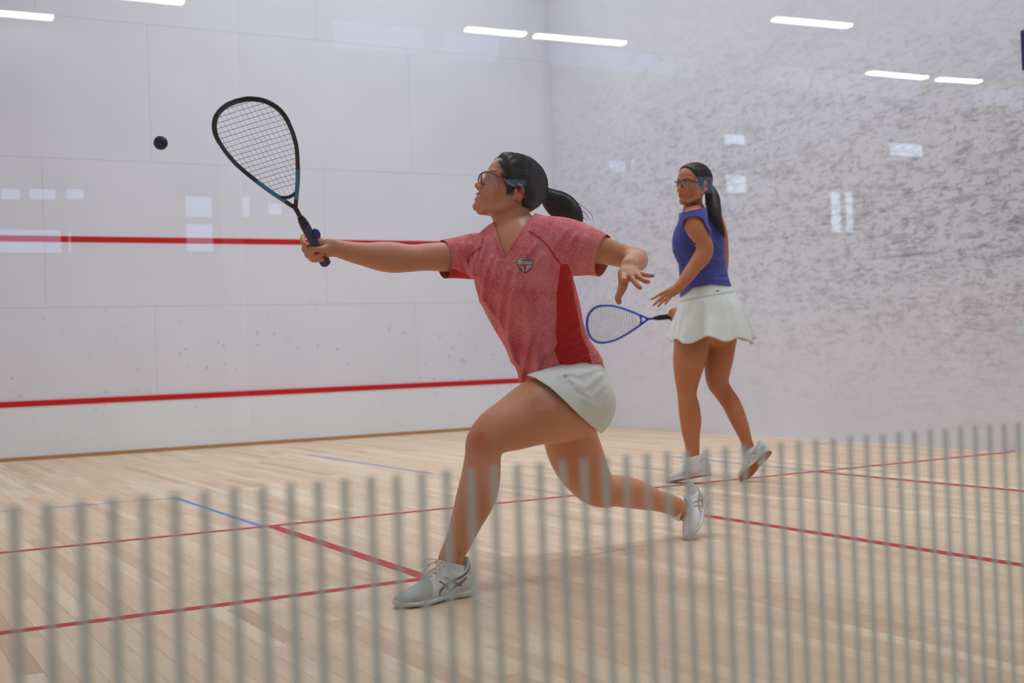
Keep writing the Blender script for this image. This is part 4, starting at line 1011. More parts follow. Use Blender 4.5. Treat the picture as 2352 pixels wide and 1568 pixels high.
ponytail([(1238, 440, 4.235), (1252, 446, 4.24), (1272, 462, 4.25), (1298, 480, 4.26), (1316, 493, 4.26), (1327, 504, 4.26), (1331, 512, 4.26)], [0.020, 0.024, 0.040, 0.044, 0.034, 0.020, 0.008], hair, M_HAIR1, 'ponytail', 5, 130,
         loose=[[(1318, 462, 4.25), (1340, 475, 4.25), (1358, 492, 4.25), (1364, 515, 4.25)], [(1325, 480, 4.25), (1342, 488, 4.25), (1352, 500, 4.25), (1357, 506, 4.25)], [(1322, 490, 4.25), (1338, 500, 4.25), (1352, 505, 4.25)], [(1300, 452, 4.25), (1328, 466, 4.25), (1336, 486, 4.25), (1338, 502, 4.25)],
                [(1134, 368, 4.19), (1150, 357, 4.19), (1185, 351, 4.19), (1222, 362, 4.2)],
                [(1151, 372, 4.12), (1150, 383, 4.115), (1143, 391, 4.11), (1134, 397, 4.11)], [(1153, 372, 4.118), (1158, 388, 4.112), (1152, 402, 4.108), (1148, 410, 4.106)], [(1155, 378, 4.118), (1162, 395, 4.112), (1170, 412, 4.108), (1176, 420, 4.106)],
                [(1146, 415, 4.11), (1146, 428, 4.108), (1142, 437, 4.106)], [(1160, 385, 4.115), (1166, 405, 4.108), (1172, 425, 4.108), (1170, 445, 4.11)]])
# sideburn and nape locks
rng_ = np.random.default_rng(21); lk = []
for _ in range(46):
    j = lambda sx, sy: (rng_.normal() * sx, rng_.normal() * sy)
    if rng_.random() < 0.7: A_ = [(1152, 366), (1163, 388), (1174, 410), (1184, 428), (1196, 436)]
    else: A_ = [(1158, 400), (1166, 420), (1170, 436), (1168, 449)]
    o_ = j(6, 3); P_ = [np.array((x + o_[0] * (1 - 0.5 * i / 4) + rng_.normal() * 1.2, y + o_[1])) for i, (x, y) in enumerate(A_)]
    C_ = catmull([at(p[0], p[1], 4.16) for p in P_], 4); V_ = march(H1, C_ - CM[2] * 0.11, CM[2], 50) - CM[2] * rng_.uniform(0.001, 0.005)
    lk.append((V_, np.interp(np.linspace(0, 1, len(V_)), [0, .2, .7, 1], [.3, 1, .8, .15]) * 0.0014))
o = tubes('side_locks', lk, M_HAIR1, hair, 5); o['kind'] = 'stuff'
tubes('hair_tie', [([F1.w(tl + np.array([0.021 * math.cos(a), 0.002, 0.021 * math.sin(a)])) for a in np.linspace(0, 6.283, 18)], 0.005)], M_BLACKPL, hair, 8)
# shirt
SLR = limb([(1135, 536, 1105, 640, 4.20, 0.85), (1105, 536, 1085, 641, 4.21, 0.85), (1072, 540, 1068, 640, 4.21, 0.88), (1040, 547, 1040, 639, 4.19, 0.9), (985, 557, 1000, 640, 4.16, 0.92)], 0.02)
SLL = limb([(1240, 499, 1275, 622, 4.12, 0.8), (1285, 501, 1302, 632, 4.09, 0.82), (1328, 512, 1328, 634, 4.08, 0.85), (1366, 527, 1352, 632, 4.085, 0.88), (1430, 558, 1388, 636, 4.10, 0.9)], 0.025)
def tee_noise(P): return 0.0022 * gnoise(P, 14, 1) + 0.0011 * gnoise(P, 34, 2)
FOLD1 = [([(1128, 590), (1112, 640), (1108, 690)], 5.6, 0.0102), ([(1143, 600), (1128, 650)], 4.8, 0.0085), ([(1166, 620), (1150, 690), (1146, 730)], 6.4, 0.0119), ([(1182, 650), (1170, 720), (1168, 770), (1178, 830)], 7.2, 0.0153), ([(1214, 665), (1206, 710), (1216, 770), (1208, 820), (1196, 872)], 7.2, 0.0136),
         ([(1246, 750), (1234, 800), (1232, 860)], 7.2, 0.0119), ([(1284, 825), (1255, 850), (1240, 862)], 5.6, 0.0119), ([(1272, 795), (1250, 815), (1236, 845)], 5.6, 0.0102), ([(1110, 690), (1150, 745), (1172, 800), (1196, 860)], 6.4, 0.0102), ([(1248, 585), (1220, 620), (1200, 660)], 6.4, 0.0085), ([(1232, 560), (1200, 600), (1180, 640)], 5.6, 0.0068),
         ([(1345, 770), (1320, 785), (1290, 792)], 4.8, 0.0102), ([(1352, 795), (1325, 805), (1292, 812)], 4.8, 0.0102), ([(1335, 745), (1315, 765), (1300, 770)], 4.8, 0.0085), ([(1367, 815), (1340, 822), (1300, 840)], 4.8, 0.0085),
         ([(1118, 548), (1112, 575), (1104, 600)], 4.0, 0.0102), ([(1107, 545), (1097, 575), (1093, 600)], 4.0, 0.0085), ([(1062, 560), (1070, 600), (1080, 630)], 4.8, 0.0085), ([(1040, 560), (1050, 595), (1060, 625)], 4.0, 0.0068), ([(1080, 560), (1082, 600), (1088, 632)], 4.0, 0.0085),
         ([(1322, 540), (1302, 580), (1290, 600)], 6.4, 0.0085), ([(1345, 545), (1330, 590), (1325, 620)], 6.4, 0.0085), ([(1300, 530), (1275, 565), (1262, 585)], 5.6, 0.0068)]
TEE = P1_trunk(0.0) + [SLR, SLL, Disp(tee_noise), Disp(ridges(FOLD1))]
lo, hi = bounds(TEE); V, N, T = surface(TEE, lo, hi, 0.0042)
def side(q, a, b):       # signed pixel distance right of the line a -> b (photo y down)
    a, b = np.array(a, float), np.array(b, float); d = (b - a) / np.linalg.norm(b - a); return (q[:, 0] - a[0]) * -d[1] + (q[:, 1] - a[1]) * d[0]
def plane3(V, A, B, C, inside):
    A, B, C = at(*A), at(*B), at(*C); n = np.cross(B - A, C - A); n /= np.linalg.norm(n)
    if (at(*inside) - A) @ n < 0: n = -n
    return (V - A) @ n
q = px(V); dep = q[:, 2]; q2 = q[:, :2]
front = np.maximum(side(q2, (1136, 520), (1157.5, 589)), side(q2, (1157.5, 589), (1222, 497)))
back = side(q2, (1130, 538), (1222, 499))
near_neck = (np.abs(q2[:, 0] - 1178) < 70) & (q2[:, 1] < 600)
s = np.where(near_neck, np.where(dep < 4.18, front, back), 50.0) / 700.0
hemline = np.interp(q2[:, 0], [1150, 1197, 1240, 1290, 1340, 1382, 1420], [885, 883, 867, 851, 840, 832, 826]); s = np.minimum(s, (hemline - q2[:, 1]) / 700.0)
m = q2[:, 0] < 1100; s = np.where(m, np.minimum(s, plane3(V, (1013, 552, 4.18), (1043, 600, 4.11), (1020, 638, 4.19), (1080, 590, 4.2))), s)
m = (q2[:, 0] > 1310) & (q2[:, 1] < 660); s = np.where(m, np.minimum(s, plane3(V, (1399, 543, 4.09), (1365, 592, 4.01), (1378, 626, 4.10), (1300, 570, 4.1))), s)
V, N, T = clip_tris(V, N, T, s)
q = px(V); dep = q[:, 2]; q2 = q[:, :2]
xl = np.interp(q2[:, 1], [598, 610, 640, 680, 715, 760, 790, 806, 830, 850], [1286, 1287, 1284, 1278, 1279, 1276, 1279, 1273, 1283, 1292]); xr = np.interp(q2[:, 1], [598, 622, 660, 690, 740, 770, 800, 830, 850], [1300, 1311, 1316, 1320, 1331, 1336, 1350, 1358, 1362])
pan = np.minimum(np.minimum(q2[:, 0] - xl, xr - q2[:, 0]), q2[:, 1] - 606) / 700.0; pan = np.where((N @ VIEW) < 0.15, pan, -0.05)
und = np.where((q2[:, 0] < 1082), np.minimum(side(q2, (1100, 628), (1000, 606)) * -1.0, 60) / 700.0, -0.05); und = np.where(q2[:, 0] < 1082, (q2[:, 1] - np.interp(q2[:, 0], [1000, 1045, 1082], [612, 618, 636])) / 700.0, -0.05)
redz = np.maximum(pan, und)
shirt = empty('shirt'); shirt.parent = P1
solid('shirt_body', clip_tris(V, N, T, -redz), M_TEE, shirt, None, 0.0022)
tag(solid('side_panel', clip_tris(V, N, T, redz), M_TEERED, shirt, None, 0.0022), 'plain bright red side panel')
def seam(name, pts, prims, d0, d1, r, mat, parent, off=0.0012, per=4):
    pts = catmull(np.array(pts, float), per); P = np.array([hit(prims, x, y, d0, d1) for x, y in pts]); P = P - CM[2] * off
    return tubes(name, [(P, r)], mat, parent, 6)
seam('raglan_seam', [(1216, 531), (1232, 541), (1246, 552), (1262, 570), (1276, 592), (1288, 606)], TEE, 3.85, 4.4, 0.0026, M_TEERED, shirt, 0.0006)
seam('raglan_seam', [(1104, 568), (1090, 577), (1079, 589), (1073, 604)], TEE, 3.85, 4.4, 0.0022, M_TEERED, shirt, 0.0006)
seam('collar_band', [(1139, 541), (1146, 563), (1157.5, 587), (1176, 566), (1200, 530), (1220, 502)], TEE, 3.85, 4.4, 0.0038, M_TEE, shirt, 0.0002)
# crest on the chest
cr = empty('crest'); cr.parent = shirt
cx, cy = 1206.0, 608.5
def patch(name, outline, mat, off, parent=cr, res=7):
    """flat badge shape laid on the shirt: fan of quads from the outline (pixels) to its centre"""
    O = np.array(outline, float); c = O.mean(0); rings = [O * t + c * (1 - t) for t in (1.0, 0.66, 0.33)]
    V_ = []; n = len(O)
    for R_ in rings:
        for x, y in R_: V_.append(hit(TEE, x, y, 3.9, 4.35) - CM[2] * off)
    V_.append(hit(TEE, *c, 3.9, 4.35) - CM[2] * off)
    F_ = [(k * n + i, (k + 1) * n + i, (k + 1) * n + (i + 1) % n, k * n + (i + 1) % n) for k in range(2) for i in range(n)] + [(2 * n + i, 3 * n, 2 * n + (i + 1) % n) for i in range(n)]
    return link(name, mesh_of(V_, F_), parent, mat, True)
def resample(P, n):
    P = np.vstack([P, P[:1]]); L = np.r_[0, np.cumsum(np.linalg.norm(np.diff(P, axis=0), axis=1))]; t = np.linspace(0, L[-1], n, endpoint=False); return np.stack([np.interp(t, L, P[:, 0]), np.interp(t, L, P[:, 1])], 1)
SH = np.array([(1189, 596.5), (1196, 593.5), (1206, 592.8), (1216, 593.5), (1223.5, 594.5), (1223, 606), (1220, 616), (1213, 623), (1205.5, 627), (1197, 621), (1190, 613), (1187.5, 604)])
M_NAVY = plain('navy_badge_print', srgb(28, 32, 62), 0.7); M_BADGEW = plain('white_badge_print', srgb(228, 228, 230), 0.7); M_BADGER = plain('red_badge_print', srgb(196, 20, 36), 0.7)
c0 = SH.mean(0)
patch('shield', resample(SH, 40), M_NAVY, 0.0022); patch('shield_face', resample((SH - c0) * 0.93 + c0, 40), M_BADGEW, 0.0028)
patch('chief', resample(np.array([(1193, 598.5), (1200, 595.6), (1221, 596), (1221.6, 598.8), (1207, 598.2)]), 20), M_NAVY, 0.0034)
patch('band', resample(np.array([(1188.6, 606.2), (1222.4, 605.2), (1222.0, 610.2), (1188.9, 611.2)]), 24), M_BADGER, 0.0034)
patch('pale_bar', resample(np.array([(1203.2, 610.5), (1208.2, 610.4), (1207.6, 625), (1205.4, 626), (1203.8, 625)]), 16), M_BADGER, 0.0035)
for i, (x, y0, y1) in enumerate(((1193.0, 612.6, 616.5), (1196, 612.6, 619), (1199, 612.5, 621.5), (1211.2, 612.2, 622.5), (1214.2, 612.1, 620.5), (1217.2, 612, 617.5))):
    patch('badge_stripe', resample(np.array([(x - 0.65, y0), (x + 0.65, y0), (x + 0.65, y1), (x - 0.65, y1)]), 8), M_NAVY, 0.0035)
def lettering(name, text, x0, y0, x1, y1, h, mat, off, prims, d0, d1, parent):
    """text laid along the line (x0, y0) -> (x1, y1) of the photo, letter height h pixels, wrapped onto the surface"""
    cu = bpy.data.curves.new(name, 'FONT'); cu.body = text; cu.size = 1.0; cu.resolution_u = 2; to = bpy.data.objects.new(name, cu); COL.objects.link(to)
    dg = bpy.context.evaluated_depsgraph_get(); me = bpy.data.meshes.new_from_object(to.evaluated_get(dg)); bpy.data.objects.remove(to); bpy.data.curves.remove(cu)
    v = np.array([w.co[:] for w in me.vertices]); w = v[:, 0].max() - v[:, 0].min(); ht = v[:, 1].max() - v[:, 1].min()
    a, b = np.array([x0, y0]), np.array([x1, y1]); d = b - a; n = np.array([d[1], -d[0]]) / np.linalg.norm(d)
    for q, c in zip(me.vertices, v):
        p = a + d * ((c[0] - v[:, 0].min()) / w) + n * h * ((c[1] - v[:, 1].min()) / ht); q.co = hit(prims, p[0], p[1], d0, d1) - CM[2] * off
    return link(name, me, parent, mat)
lettering('badge_words', 'US SQUASH', 1189.6, 605.2, 1222.2, 604.2, 5.2, M_NAVY, 0.0036, TEE, 3.9, 4.35, cr)
lettering('badge_words', 'JUNIOR TEAM', 1191, 610.2, 1220.5, 609.2, 2.9, M_BADGEW, 0.0040, TEE, 3.9, 4.35, cr)
# skirt
def sk_noise(P): return 0.0015 * gnoise(P, 16, 6)
SKF = [([(1372, 845), (1330, 862), (1300, 858)], 6, 0.006), ([(1380, 862), (1345, 890), (1310, 872)], 7, 0.007), ([(1388, 885), (1360, 912), (1325, 890)], 7, 0.005), ([(1335, 852), (1305, 856), (1285, 862)], 5, 0.005), ([(1392, 905), (1370, 935), (1340, 915)], 8, 0.004)]
LEGTOP = limb([(1262, 864, 1385, 985, 4.10, 1.0), (1226, 866, 1330, 1004, 4.04, 1.0), (1190, 876, 1285, 1012, 3.97, 1.0)], 0.04, 4, 0.007)
SKIRT = HIPS1(0.0) + [LEGTOP, Disp(sk_noise), Disp(ridges(SKF))]
lo, hi = bounds(SKIRT); V, N, T = surface(SKIRT, lo, hi, 0.0042); q2 = to_pixels(V)
hem = np.array([(1180, 850), (1215, 862), (1229.6, 867), (1264.7, 889), (1296.6, 918.6), (1335, 957), (1366.7, 984), (1400, 1012)])
def polyside(q, L):
    best = np.full(len(q), 1e9); sg = np.zeros(len(q))
    for a, b in zip(L[:-1], L[1:]):
        d = b - a; t = np.clip(((q - a) @ d) / (d @ d), 0, 1); e = q - a - t[:, None] * d; dist = np.linalg.norm(e, axis=1)
        c = d[0] * (q[:, 1] - a[1]) - d[1] * (q[:, 0] - a[0]); m = dist < best; best = np.where(m, dist, best); sg = np.where(m, np.sign(c), sg)
    return best * sg
s = -polyside(q2, hem) / 700.0; s = np.minimum(s, (q2[:, 1] - np.interp(q2[:, 0], [1190, 1290, 1385], [858, 826, 806])) / 700.0)
solid('skirt', clip_tris(V, N, T, s), M_WHITECLOTH, P1, None, 0.002)
# socks and shoes
SOCK1 = limb([(1001, 1270, 1068, 1279, 3.718, 0.80), (1002, 1288, 1066, 1297, 3.716, 0.78), (1001, 1306, 1065, 1312, 3.715, 0.74), (1004, 1330, 1067, 1336, 3.715, 0.7)], 0.01, 4, 0.0015)
V, N, T = surface([SOCK1], *bounds([SOCK1]), 0.003); q2 = to_pixels(V); solid('sock', clip_tris(V, N, T, side(q2, (1000, 1283), (1066, 1299)) / 700.0), M_SOCK, P1)
SOCK2 = limb([(1553, 1193, 1569, 1143, 4.755, 0.9), (1562, 1197, 1580, 1148, 4.765, 0.85), (1584, 1206, 1604, 1159, 4.79, 0.75)], 0.01, 4, 0.002)
V, N, T = surface([SOCK2], *bounds([SOCK2]), 0.003); q2 = to_pixels(V); solid('sock', clip_tris(V, N, T, -side(q2, (1560, 1200), (1573, 1140)) / 700.0), M_SOCK, P1)
SHM1 = shoe_meshes('P1', dict(sole=M_SOLEW, outsole=M_SOLEW, upper=M_UPPER, toe_box=M_TOE, stripe=M_GREYSTRIPE, lace=M_LACE))
place_shoe(SHM1, P1, np.array([1.612, 2.292, -0.003]), np.array([1.352, 2.248, 0.0]) - np.array([1.606, 2.292, 0.0]), (0, 0, 1), 1.05)
SHM1b = shoe_meshes('P1b', dict(sole=M_SOLEW, outsole=M_SOLEW, upper=M_UPPER, toe_box=M_UPPER, stripe=M_BEIGESTRIPE, lace=M_LACE))
fw = CM[0] * -0.37 + CM[1] * -0.50 + CM[2] * -0.78; up_ = CM[0] * -0.72 + CM[1] * 0.62 - CM[2] * 0.20
place_shoe(SHM1b, P1, np.array([2.746, 2.715, 0.016]) - fw * 0.244, fw, up_, 0.96)
# racket in her hand
M_FRAMEB = plain('blue_black_frame', srgb(26, 32, 46), 0.3, 0.5); M_BUMP = plain('black_bumper', srgb(20, 22, 30), 0.4); M_BLUEACC = plain('blue_accent', srgb(60, 132, 176), 0.35, 0.5); M_GRIP = cloth('grey_violet_grip', srgb(74, 74, 96), srgb(90, 88, 108), 0.8)
M_STRD = plain('dark_string', srgb(44, 48, 70), 0.5); M_STRL = plain('pale_string', srgb(196, 196, 204), 0.5); M_STEN = plain('white_stencil', srgb(222, 222, 226), 0.6)
RK1 = racket('black squash racket with blue accents in the lunging player\'s hand', dict(frame=M_FRAMEB, bumper=M_BUMP, accent=M_BLUEACC, collar=M_BLACKPL, grip=M_GRIP, main=M_STRL, cross=M_STRD, stencil=M_STEN), emblem='diamond')
b_, t_ = at(749, 606, 4.055), at(563, 268, 3.60); v_ = t_ - b_
pose(RK1, b_, v_, at(640, 300, 3.7) - at(476, 345, 3.72))
bm = bmesh.new(); bmesh.ops.create_uvsphere(bm, u_segments=16, v_segments=10, radius=1.0); me = bpy.data.meshes.new('rubber_sleeve'); bm.to_mesh(me); bm.free()
for v in me.vertices: v.co = (v.co.x * 0.020 + 0.137, v.co.y * 0.012 + 0.022, v.co.z * 0.013 - 0.004)
tag(link('rubber_sleeve', me, RK1, plain('royal_blue_rubber', srgb(16, 24, 150), 0.3, 0.5), True), 'royal blue rubber piece beside the grip')
# ball
ball = empty('squash_ball', at(369, 328, 3.59), 'small black squash ball in mid air left of the racket', 'ball')
bm = bmesh.new(); bmesh.ops.create_icosphere(bm, subdivisions=4, radius=0.020); me = bpy.data.meshes.new('rubber_shell'); bm.to_mesh(me); bm.free(); link('rubber_shell', me, ball, plain('black_rubber', srgb(24, 26, 26), 0.55, 0.4), True)
for dx, dy in ((2.2, 3.0), (2.8, 7.5)):
    d = at(369 + dx, 328 - dy, 3.57) - at(369, 328, 3.59); d /= np.linalg.norm(d)
    bm = bmesh.new(); bmesh.ops.create_cone(bm, cap_ends=True, segments=12, radius1=0.0016, radius2=0.0014, depth=0.0012); me = bpy.data.meshes.new('yellow_dot'); bm.to_mesh(me); bm.free()
    o = link('yellow_dot', me, ball, plain('yellow_dot_paint', srgb(150, 160, 30), 0.5)); o.matrix_world = Matrix.Translation(Vector(at(369, 328, 3.59) + d * 0.0199)) @ Vector(d).to_track_quat('Z', 'Y').to_matrix().to_4x4()
# ------------------------------------------------------------------ player in the blue shirt
P2 = empty('person', (0, 0, 0), 'person in blue shirt and white pleated skirt standing by the right wall looking back', 'person')
F2 = view_frame(at(1594, 424, 6.66), math.radians(35), math.radians(1), math.radians(-1), 0.985)
def P2_trunk(g):
    return [limb([(1560, 705, 1692, 695, 6.72, 0.85), (1562, 676, 1681, 664, 6.72, 0.82), (1561, 650, 1673, 640, 6.72, 0.76), (1560, 622, 1668, 615, 6.72, 0.72), (1557, 594, 1665, 588, 6.72, 0.70), (1546, 572, 1665, 562, 6.71, 0.70), (1544, 553, 1662, 545, 6.71, 0.70), (1551, 530, 1655, 526, 6.71, 0.68),
                  (1557, 504, 1641, 505, 6.71, 0.64), (1561, 488, 1627, 488, 6.71, 0.6), (1568, 479, 1618, 474, 6.71, 0.6)], 0.03, 4, g)]
neck2 = limb([(1572, 484, 1615, 480, 6.70, 0.95), (1571, 472, 1613, 468, 6.69, 1.0), (1573, 455, 1613, 452, 6.685, 1.0), (1576, 440, 1616, 438, 6.68, 1.0)], 0.03, 4)
ARM2 = limb([(1572, 492, 1616, 486, 6.62, 1.0), (1569, 508, 1618, 502, 6.58, 1.0), (1573, 524, 1622, 516, 6.56, 1.0), (1584, 543, 1627, 530, 6.55, 1.0), (1594, 557, 1634, 549, 6.55, 1.0), (1599, 571, 1639, 576, 6.55, 1.0), (1591, 588, 1630, 597, 6.545, 1.0),
             (1580, 606, 1613, 615, 6.535, 1.0), (1568, 625, 1598, 633, 6.525, 0.95), (1557, 642, 1582, 651, 6.515, 0.9), (1551, 652, 1571, 662, 6.51, 0.8)], 0.02)
HAND2 = [limb([(1553, 650, 1570, 664, 6.51, 0.75), (1541, 658, 1558, 675, 6.505, 0.6), (1527, 665, 1542, 683, 6.50, 0.45)], 0.012, 4),
         rod([(1531, 668, 6.50), (1517, 675, 6.49), (1506, 682, 6.485), (1496, 687, 6.48)], [0.0085, 0.0078, 0.0070, 0.0055]),
         rod([(1531, 674, 6.50), (1518, 685, 6.485), (1508, 694, 6.475), (1501, 701, 6.47)], [0.0088, 0.0080, 0.0072, 0.0056]),
         rod([(1534, 679, 6.50), (1525, 689, 6.485), (1517, 697, 6.475), (1512, 703, 6.47)], [0.0086, 0.0078, 0.0070, 0.0055]),
         rod([(1540, 682, 6.50), (1534, 690, 6.49), (1528, 698, 6.48)], [0.0078, 0.0070, 0.0055]),
         rod([(1552, 662, 6.52), (1540, 672, 6.535), (1530, 677, 6.54), (1522, 680, 6.545)], [0.0115, 0.0100, 0.0085, 0.0066])]
ARM2R = rod([(1643, 512, 6.80), (1653, 540, 6.86), (1658, 580, 6.92), (1658, 612, 6.95), (1650, 645, 6.96), (1620, 690, 6.95), (1580, 718, 6.93), (1562, 722, 6.92)], [0.05, 0.044, 0.038, 0.036, 0.036, 0.031, 0.026, 0.024], 0.02)
HAND2R = [rod([(1566, 722, 6.92), (1554, 722, 6.93), (1546, 722, 6.935)], [0.026, 0.028, 0.022], 0.012),
          rod([(1556, 710, 6.93), (1546, 709, 6.90), (1538, 716, 6.885), (1537, 725, 6.885)], [0.0095, 0.0092, 0.0085, 0.0070]),
          rod([(1560, 713, 6.93), (1552, 712, 6.89), (1545, 722, 6.875), (1545, 733, 6.885)], [0.0095, 0.0092, 0.0085, 0.0070]),
          rod([(1566, 716, 6.92), (1560, 716, 6.88), (1553, 727, 6.87), (1552, 736, 6.885)], [0.0090, 0.0088, 0.0080, 0.0066]),
          rod([(1572, 720, 6.91), (1567, 722, 6.875), (1561, 731, 6.87), (1559, 737, 6.885)], [0.0082, 0.0078, 0.0072, 0.0060]),
          rod([(1560, 730, 6.95), (1548, 736, 6.96), (1540, 733, 6.955), (1534, 728, 6.95)], [0.0115, 0.0100, 0.0088, 0.0070])]
L2A = limb([(1556, 735, 1638, 738, 6.70, 0.9), (1552, 765, 1633, 770, 6.69, 0.92), (1548, 792, 1628, 800, 6.68, 0.95), (1546, 822, 1621, 828, 6.665, 1.0), (1548, 852, 1612, 855, 6.66, 1.0), (1552, 881, 1604, 882, 6.66, 1.0), (1556, 908, 1600, 906, 6.66, 1.0),
            (1558, 938, 1607, 934, 6.655, 1.02), (1562, 967, 1611, 965, 6.65, 1.02), (1566, 992, 1608, 990, 6.64, 1.0), (1573, 1022, 1607, 1021, 6.63, 1.0), (1578, 1050, 1607, 1048, 6.62, 0.9), (1580, 1072, 1611, 1070, 6.62, 0.8)], 0.025)
L2B = limb([(1620, 735, 1700, 732, 6.79, 1.0), (1624, 765, 1695, 758, 6.79, 1.0), (1623, 792, 1690, 783, 6.785, 1.0), (1619, 828, 1684, 816, 6.78, 1.0), (1619, 857, 1677, 846, 6.77, 1.0), (1624, 883, 1673, 872, 6.765, 1.0), (1640, 907, 1680, 889, 6.76, 1.0),
            (1660, 935, 1700, 920, 6.74, 1.02), (1676, 967, 1713, 952, 6.70, 1.02), (1691, 994, 1721, 981, 6.68, 1.0), (1702, 1017, 1727, 1007, 6.665, 1.0), (1708, 1041, 1734, 1027, 6.655, 0.9), (1716, 1058, 1744, 1042, 6.65, 0.8)], 0.025)
HIPS2 = [limb([(1567, 640, 1667, 632, 6.72, 0.62), (1569, 672, 1672, 664, 6.72, 0.66), (1563, 700, 1686, 692, 6.73, 0.8), (1558, 728, 1692, 726, 6.735, 0.8), (1558, 750, 1690, 750, 6.735, 0.7)], 0.04, 4, -0.008)]
H2 = head_prims(F2, 0.0)
BODY2 = P2_trunk(-0.015) + [neck2] + HIPS2 + [L2A, L2B, ARM2, ARM2R] + HAND2 + HAND2R
nk_p, nk_n = at(1594, 476, 6.69), CM[1] * 0.97 - CM[0] * 0.2
lo, hi = bounds(BODY2); V, N, T = surface(BODY2 + H2, lo, hi, 0.0052)
s = np.where(np.linalg.norm(V - nk_p, axis=1) < 0.16, (V - nk_p) @ -nk_n, 1.0)
wl_p, wl_n = at(1563, 655, 6.51), at(1563, 655, 6.51) - at(1548, 668, 6.505); wl_n /= np.linalg.norm(wl_n)
s = np.where((np.linalg.norm(V - wl_p, axis=1) < 0.19) & (px(V)[:, 2] < 6.58), np.minimum(s, (V - wl_p) @ wl_n), s)
bv = relax(clip_tris(V, N, T, s), 6)
hd = surface(P2_trunk(-0.015) + [neck2] + H2, F2.o - 0.16, F2.o + 0.16, 0.0025); V, N, T = hd; hd = clip_tris(V, N, T, np.where(np.linalg.norm(V - nk_p, axis=1) < 0.2, (V - nk_p) @ nk_n, 1.0))
hl = surface([ARM2] + HAND2, *bounds(HAND2, 0.04), 0.0026); hl = cutat(hl, wl_p, -wl_n)
vnt = join_vnt(bv, hd, hl); V = vnt[0]; col = face_tint(F2, V, np.ones((len(V), 3)), (0.78, 0.50, 0.50))
q = to_pixels(V)
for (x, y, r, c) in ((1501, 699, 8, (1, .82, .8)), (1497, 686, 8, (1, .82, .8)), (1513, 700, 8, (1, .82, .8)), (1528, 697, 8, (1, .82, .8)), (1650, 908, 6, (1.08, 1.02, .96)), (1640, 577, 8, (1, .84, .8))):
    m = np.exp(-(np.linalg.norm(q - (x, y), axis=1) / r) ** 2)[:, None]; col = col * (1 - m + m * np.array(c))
solid('body', vnt, M_SKIN2, P2, col, 0.0, False)
eyes(F2, P2, (0.05, 1, 0.0))
goggles(F2, P2, M_BLACKPL)
cap2 = hair_cap(F2, 0.008)
hair = empty('hair'); hair.parent = P2
solid('hair_cap', surface(cap2, F2.o - 0.15, F2.o + 0.15, 0.0036), M_HAIR2, hair)
tl2 = F2.l(at(1627, 428, 6.73)[None])[0]
hair_strands(F2, cap2, tl2, 200, 9, 'combed_strands', M_HAIR2, hair, 0.0009, 0.0006)
ponytail([(1622, 424, 6.72), (1630, 434, 6.73), (1636, 455, 6.70), (1640, 480, 6.66), (1646, 502, 6.635), (1653, 520, 6.63), (1659, 535, 6.63), (1664, 546, 6.63)], [0.020, 0.026, 0.036, 0.036, 0.027, 0.018, 0.012, 0.004], hair, M_HAIR2, 'ponytail', 8, 90,
         loose=[[(1650, 470, 6.65), (1657, 500, 6.63), (1664, 530, 6.63)], [(1648, 480, 6.65), (1660, 512, 6.63), (1667, 540, 6.63)]])
# shirt with cap sleeves
SL2 = limb([(1562, 492, 1622, 480, 6.66, 0.9), (1562, 505, 1622, 496, 6.59, 1.0), (1567, 524, 1625, 514, 6.565, 1.0), (1578, 544, 1630, 530, 6.56, 1.0)], 0.02, 4, 0.004)
BUST = Ell(at(1563, 556, 6.66), 0.062, None, 0.05)
F2D = [([(1548, 575), (1590, 580), (1604, 570)], 4, 0.005), ([(1560, 600), (1585, 604)], 4, 0.005), ([(1608, 625), (1640, 632), (1668, 628)], 4, 0.005), ([(1600, 640), (1635, 641), (1670, 642)], 4, 0.005), ([(1630, 545), (1645, 565), (1660, 572)], 5, 0.005), ([(1625, 590), (1650, 600), (1664, 598)], 4, 0.005), ([(1610, 500), (1622, 520), (1636, 530)], 4, 0.004), ([(1565, 645), (1592, 640)], 4, 0.004)]
TOP2 = P2_trunk(0.0) + [SL2, Disp(lambda P: 0.0016 * gnoise(P, 16, 4)), Disp(ridges(F2D))]
V, N, T = surface(TOP2, *bounds(TOP2), 0.0052); q = px(V); q2 = q[:, :2]
hemline = np.interp(q2[:, 0], [1540, 1563, 1590, 1633, 1690], [684, 681, 661, 653, 657]); s = (hemline - q2[:, 1]) / 430.0
s = np.minimum(s, np.where((q2[:, 1] < 505) & (q2[:, 0] > 1540) & (q2[:, 0] < 1625), side(q2, (1552, 491), (1634, 474)) / 430.0, 1.0))
ARC = np.array([(1560, 545), (1565, 522), (1571, 506), (1580, 498), (1592, 494.5), (1606, 497), (1616, 504), (1624, 522), (1632, 548)])
near2 = ARM2.f(V, ARM2.near(at(1600, 520, 6.56), 0.16)); m = (q[:, 2] < 6.645) & (near2 < 0.022) & (q2[:, 1] < 560)
s = np.where(m, np.minimum(s, -polyside(q2, ARC) / 430.0), s)
shirt2 = empty('shirt'); shirt2.parent = P2
solid('shirt_body', clip_tris(V, N, T, s), M_BLUETOP, shirt2, None, 0.002)
seam('sleeve_hem', [(1566, 520), (1571, 506), (1580, 498), (1592, 494.5), (1606, 497), (1615, 503)], TOP2, 6.3, 6.9, 0.0024, M_BLUETOP, shirt2, 0.0002)
seam('collar_band', [(1568, 489), (1582, 486), (1600, 482), (1616, 479)], TOP2, 6.3, 6.95, 0.003, M_BLUETOP, shirt2, 0.0004)
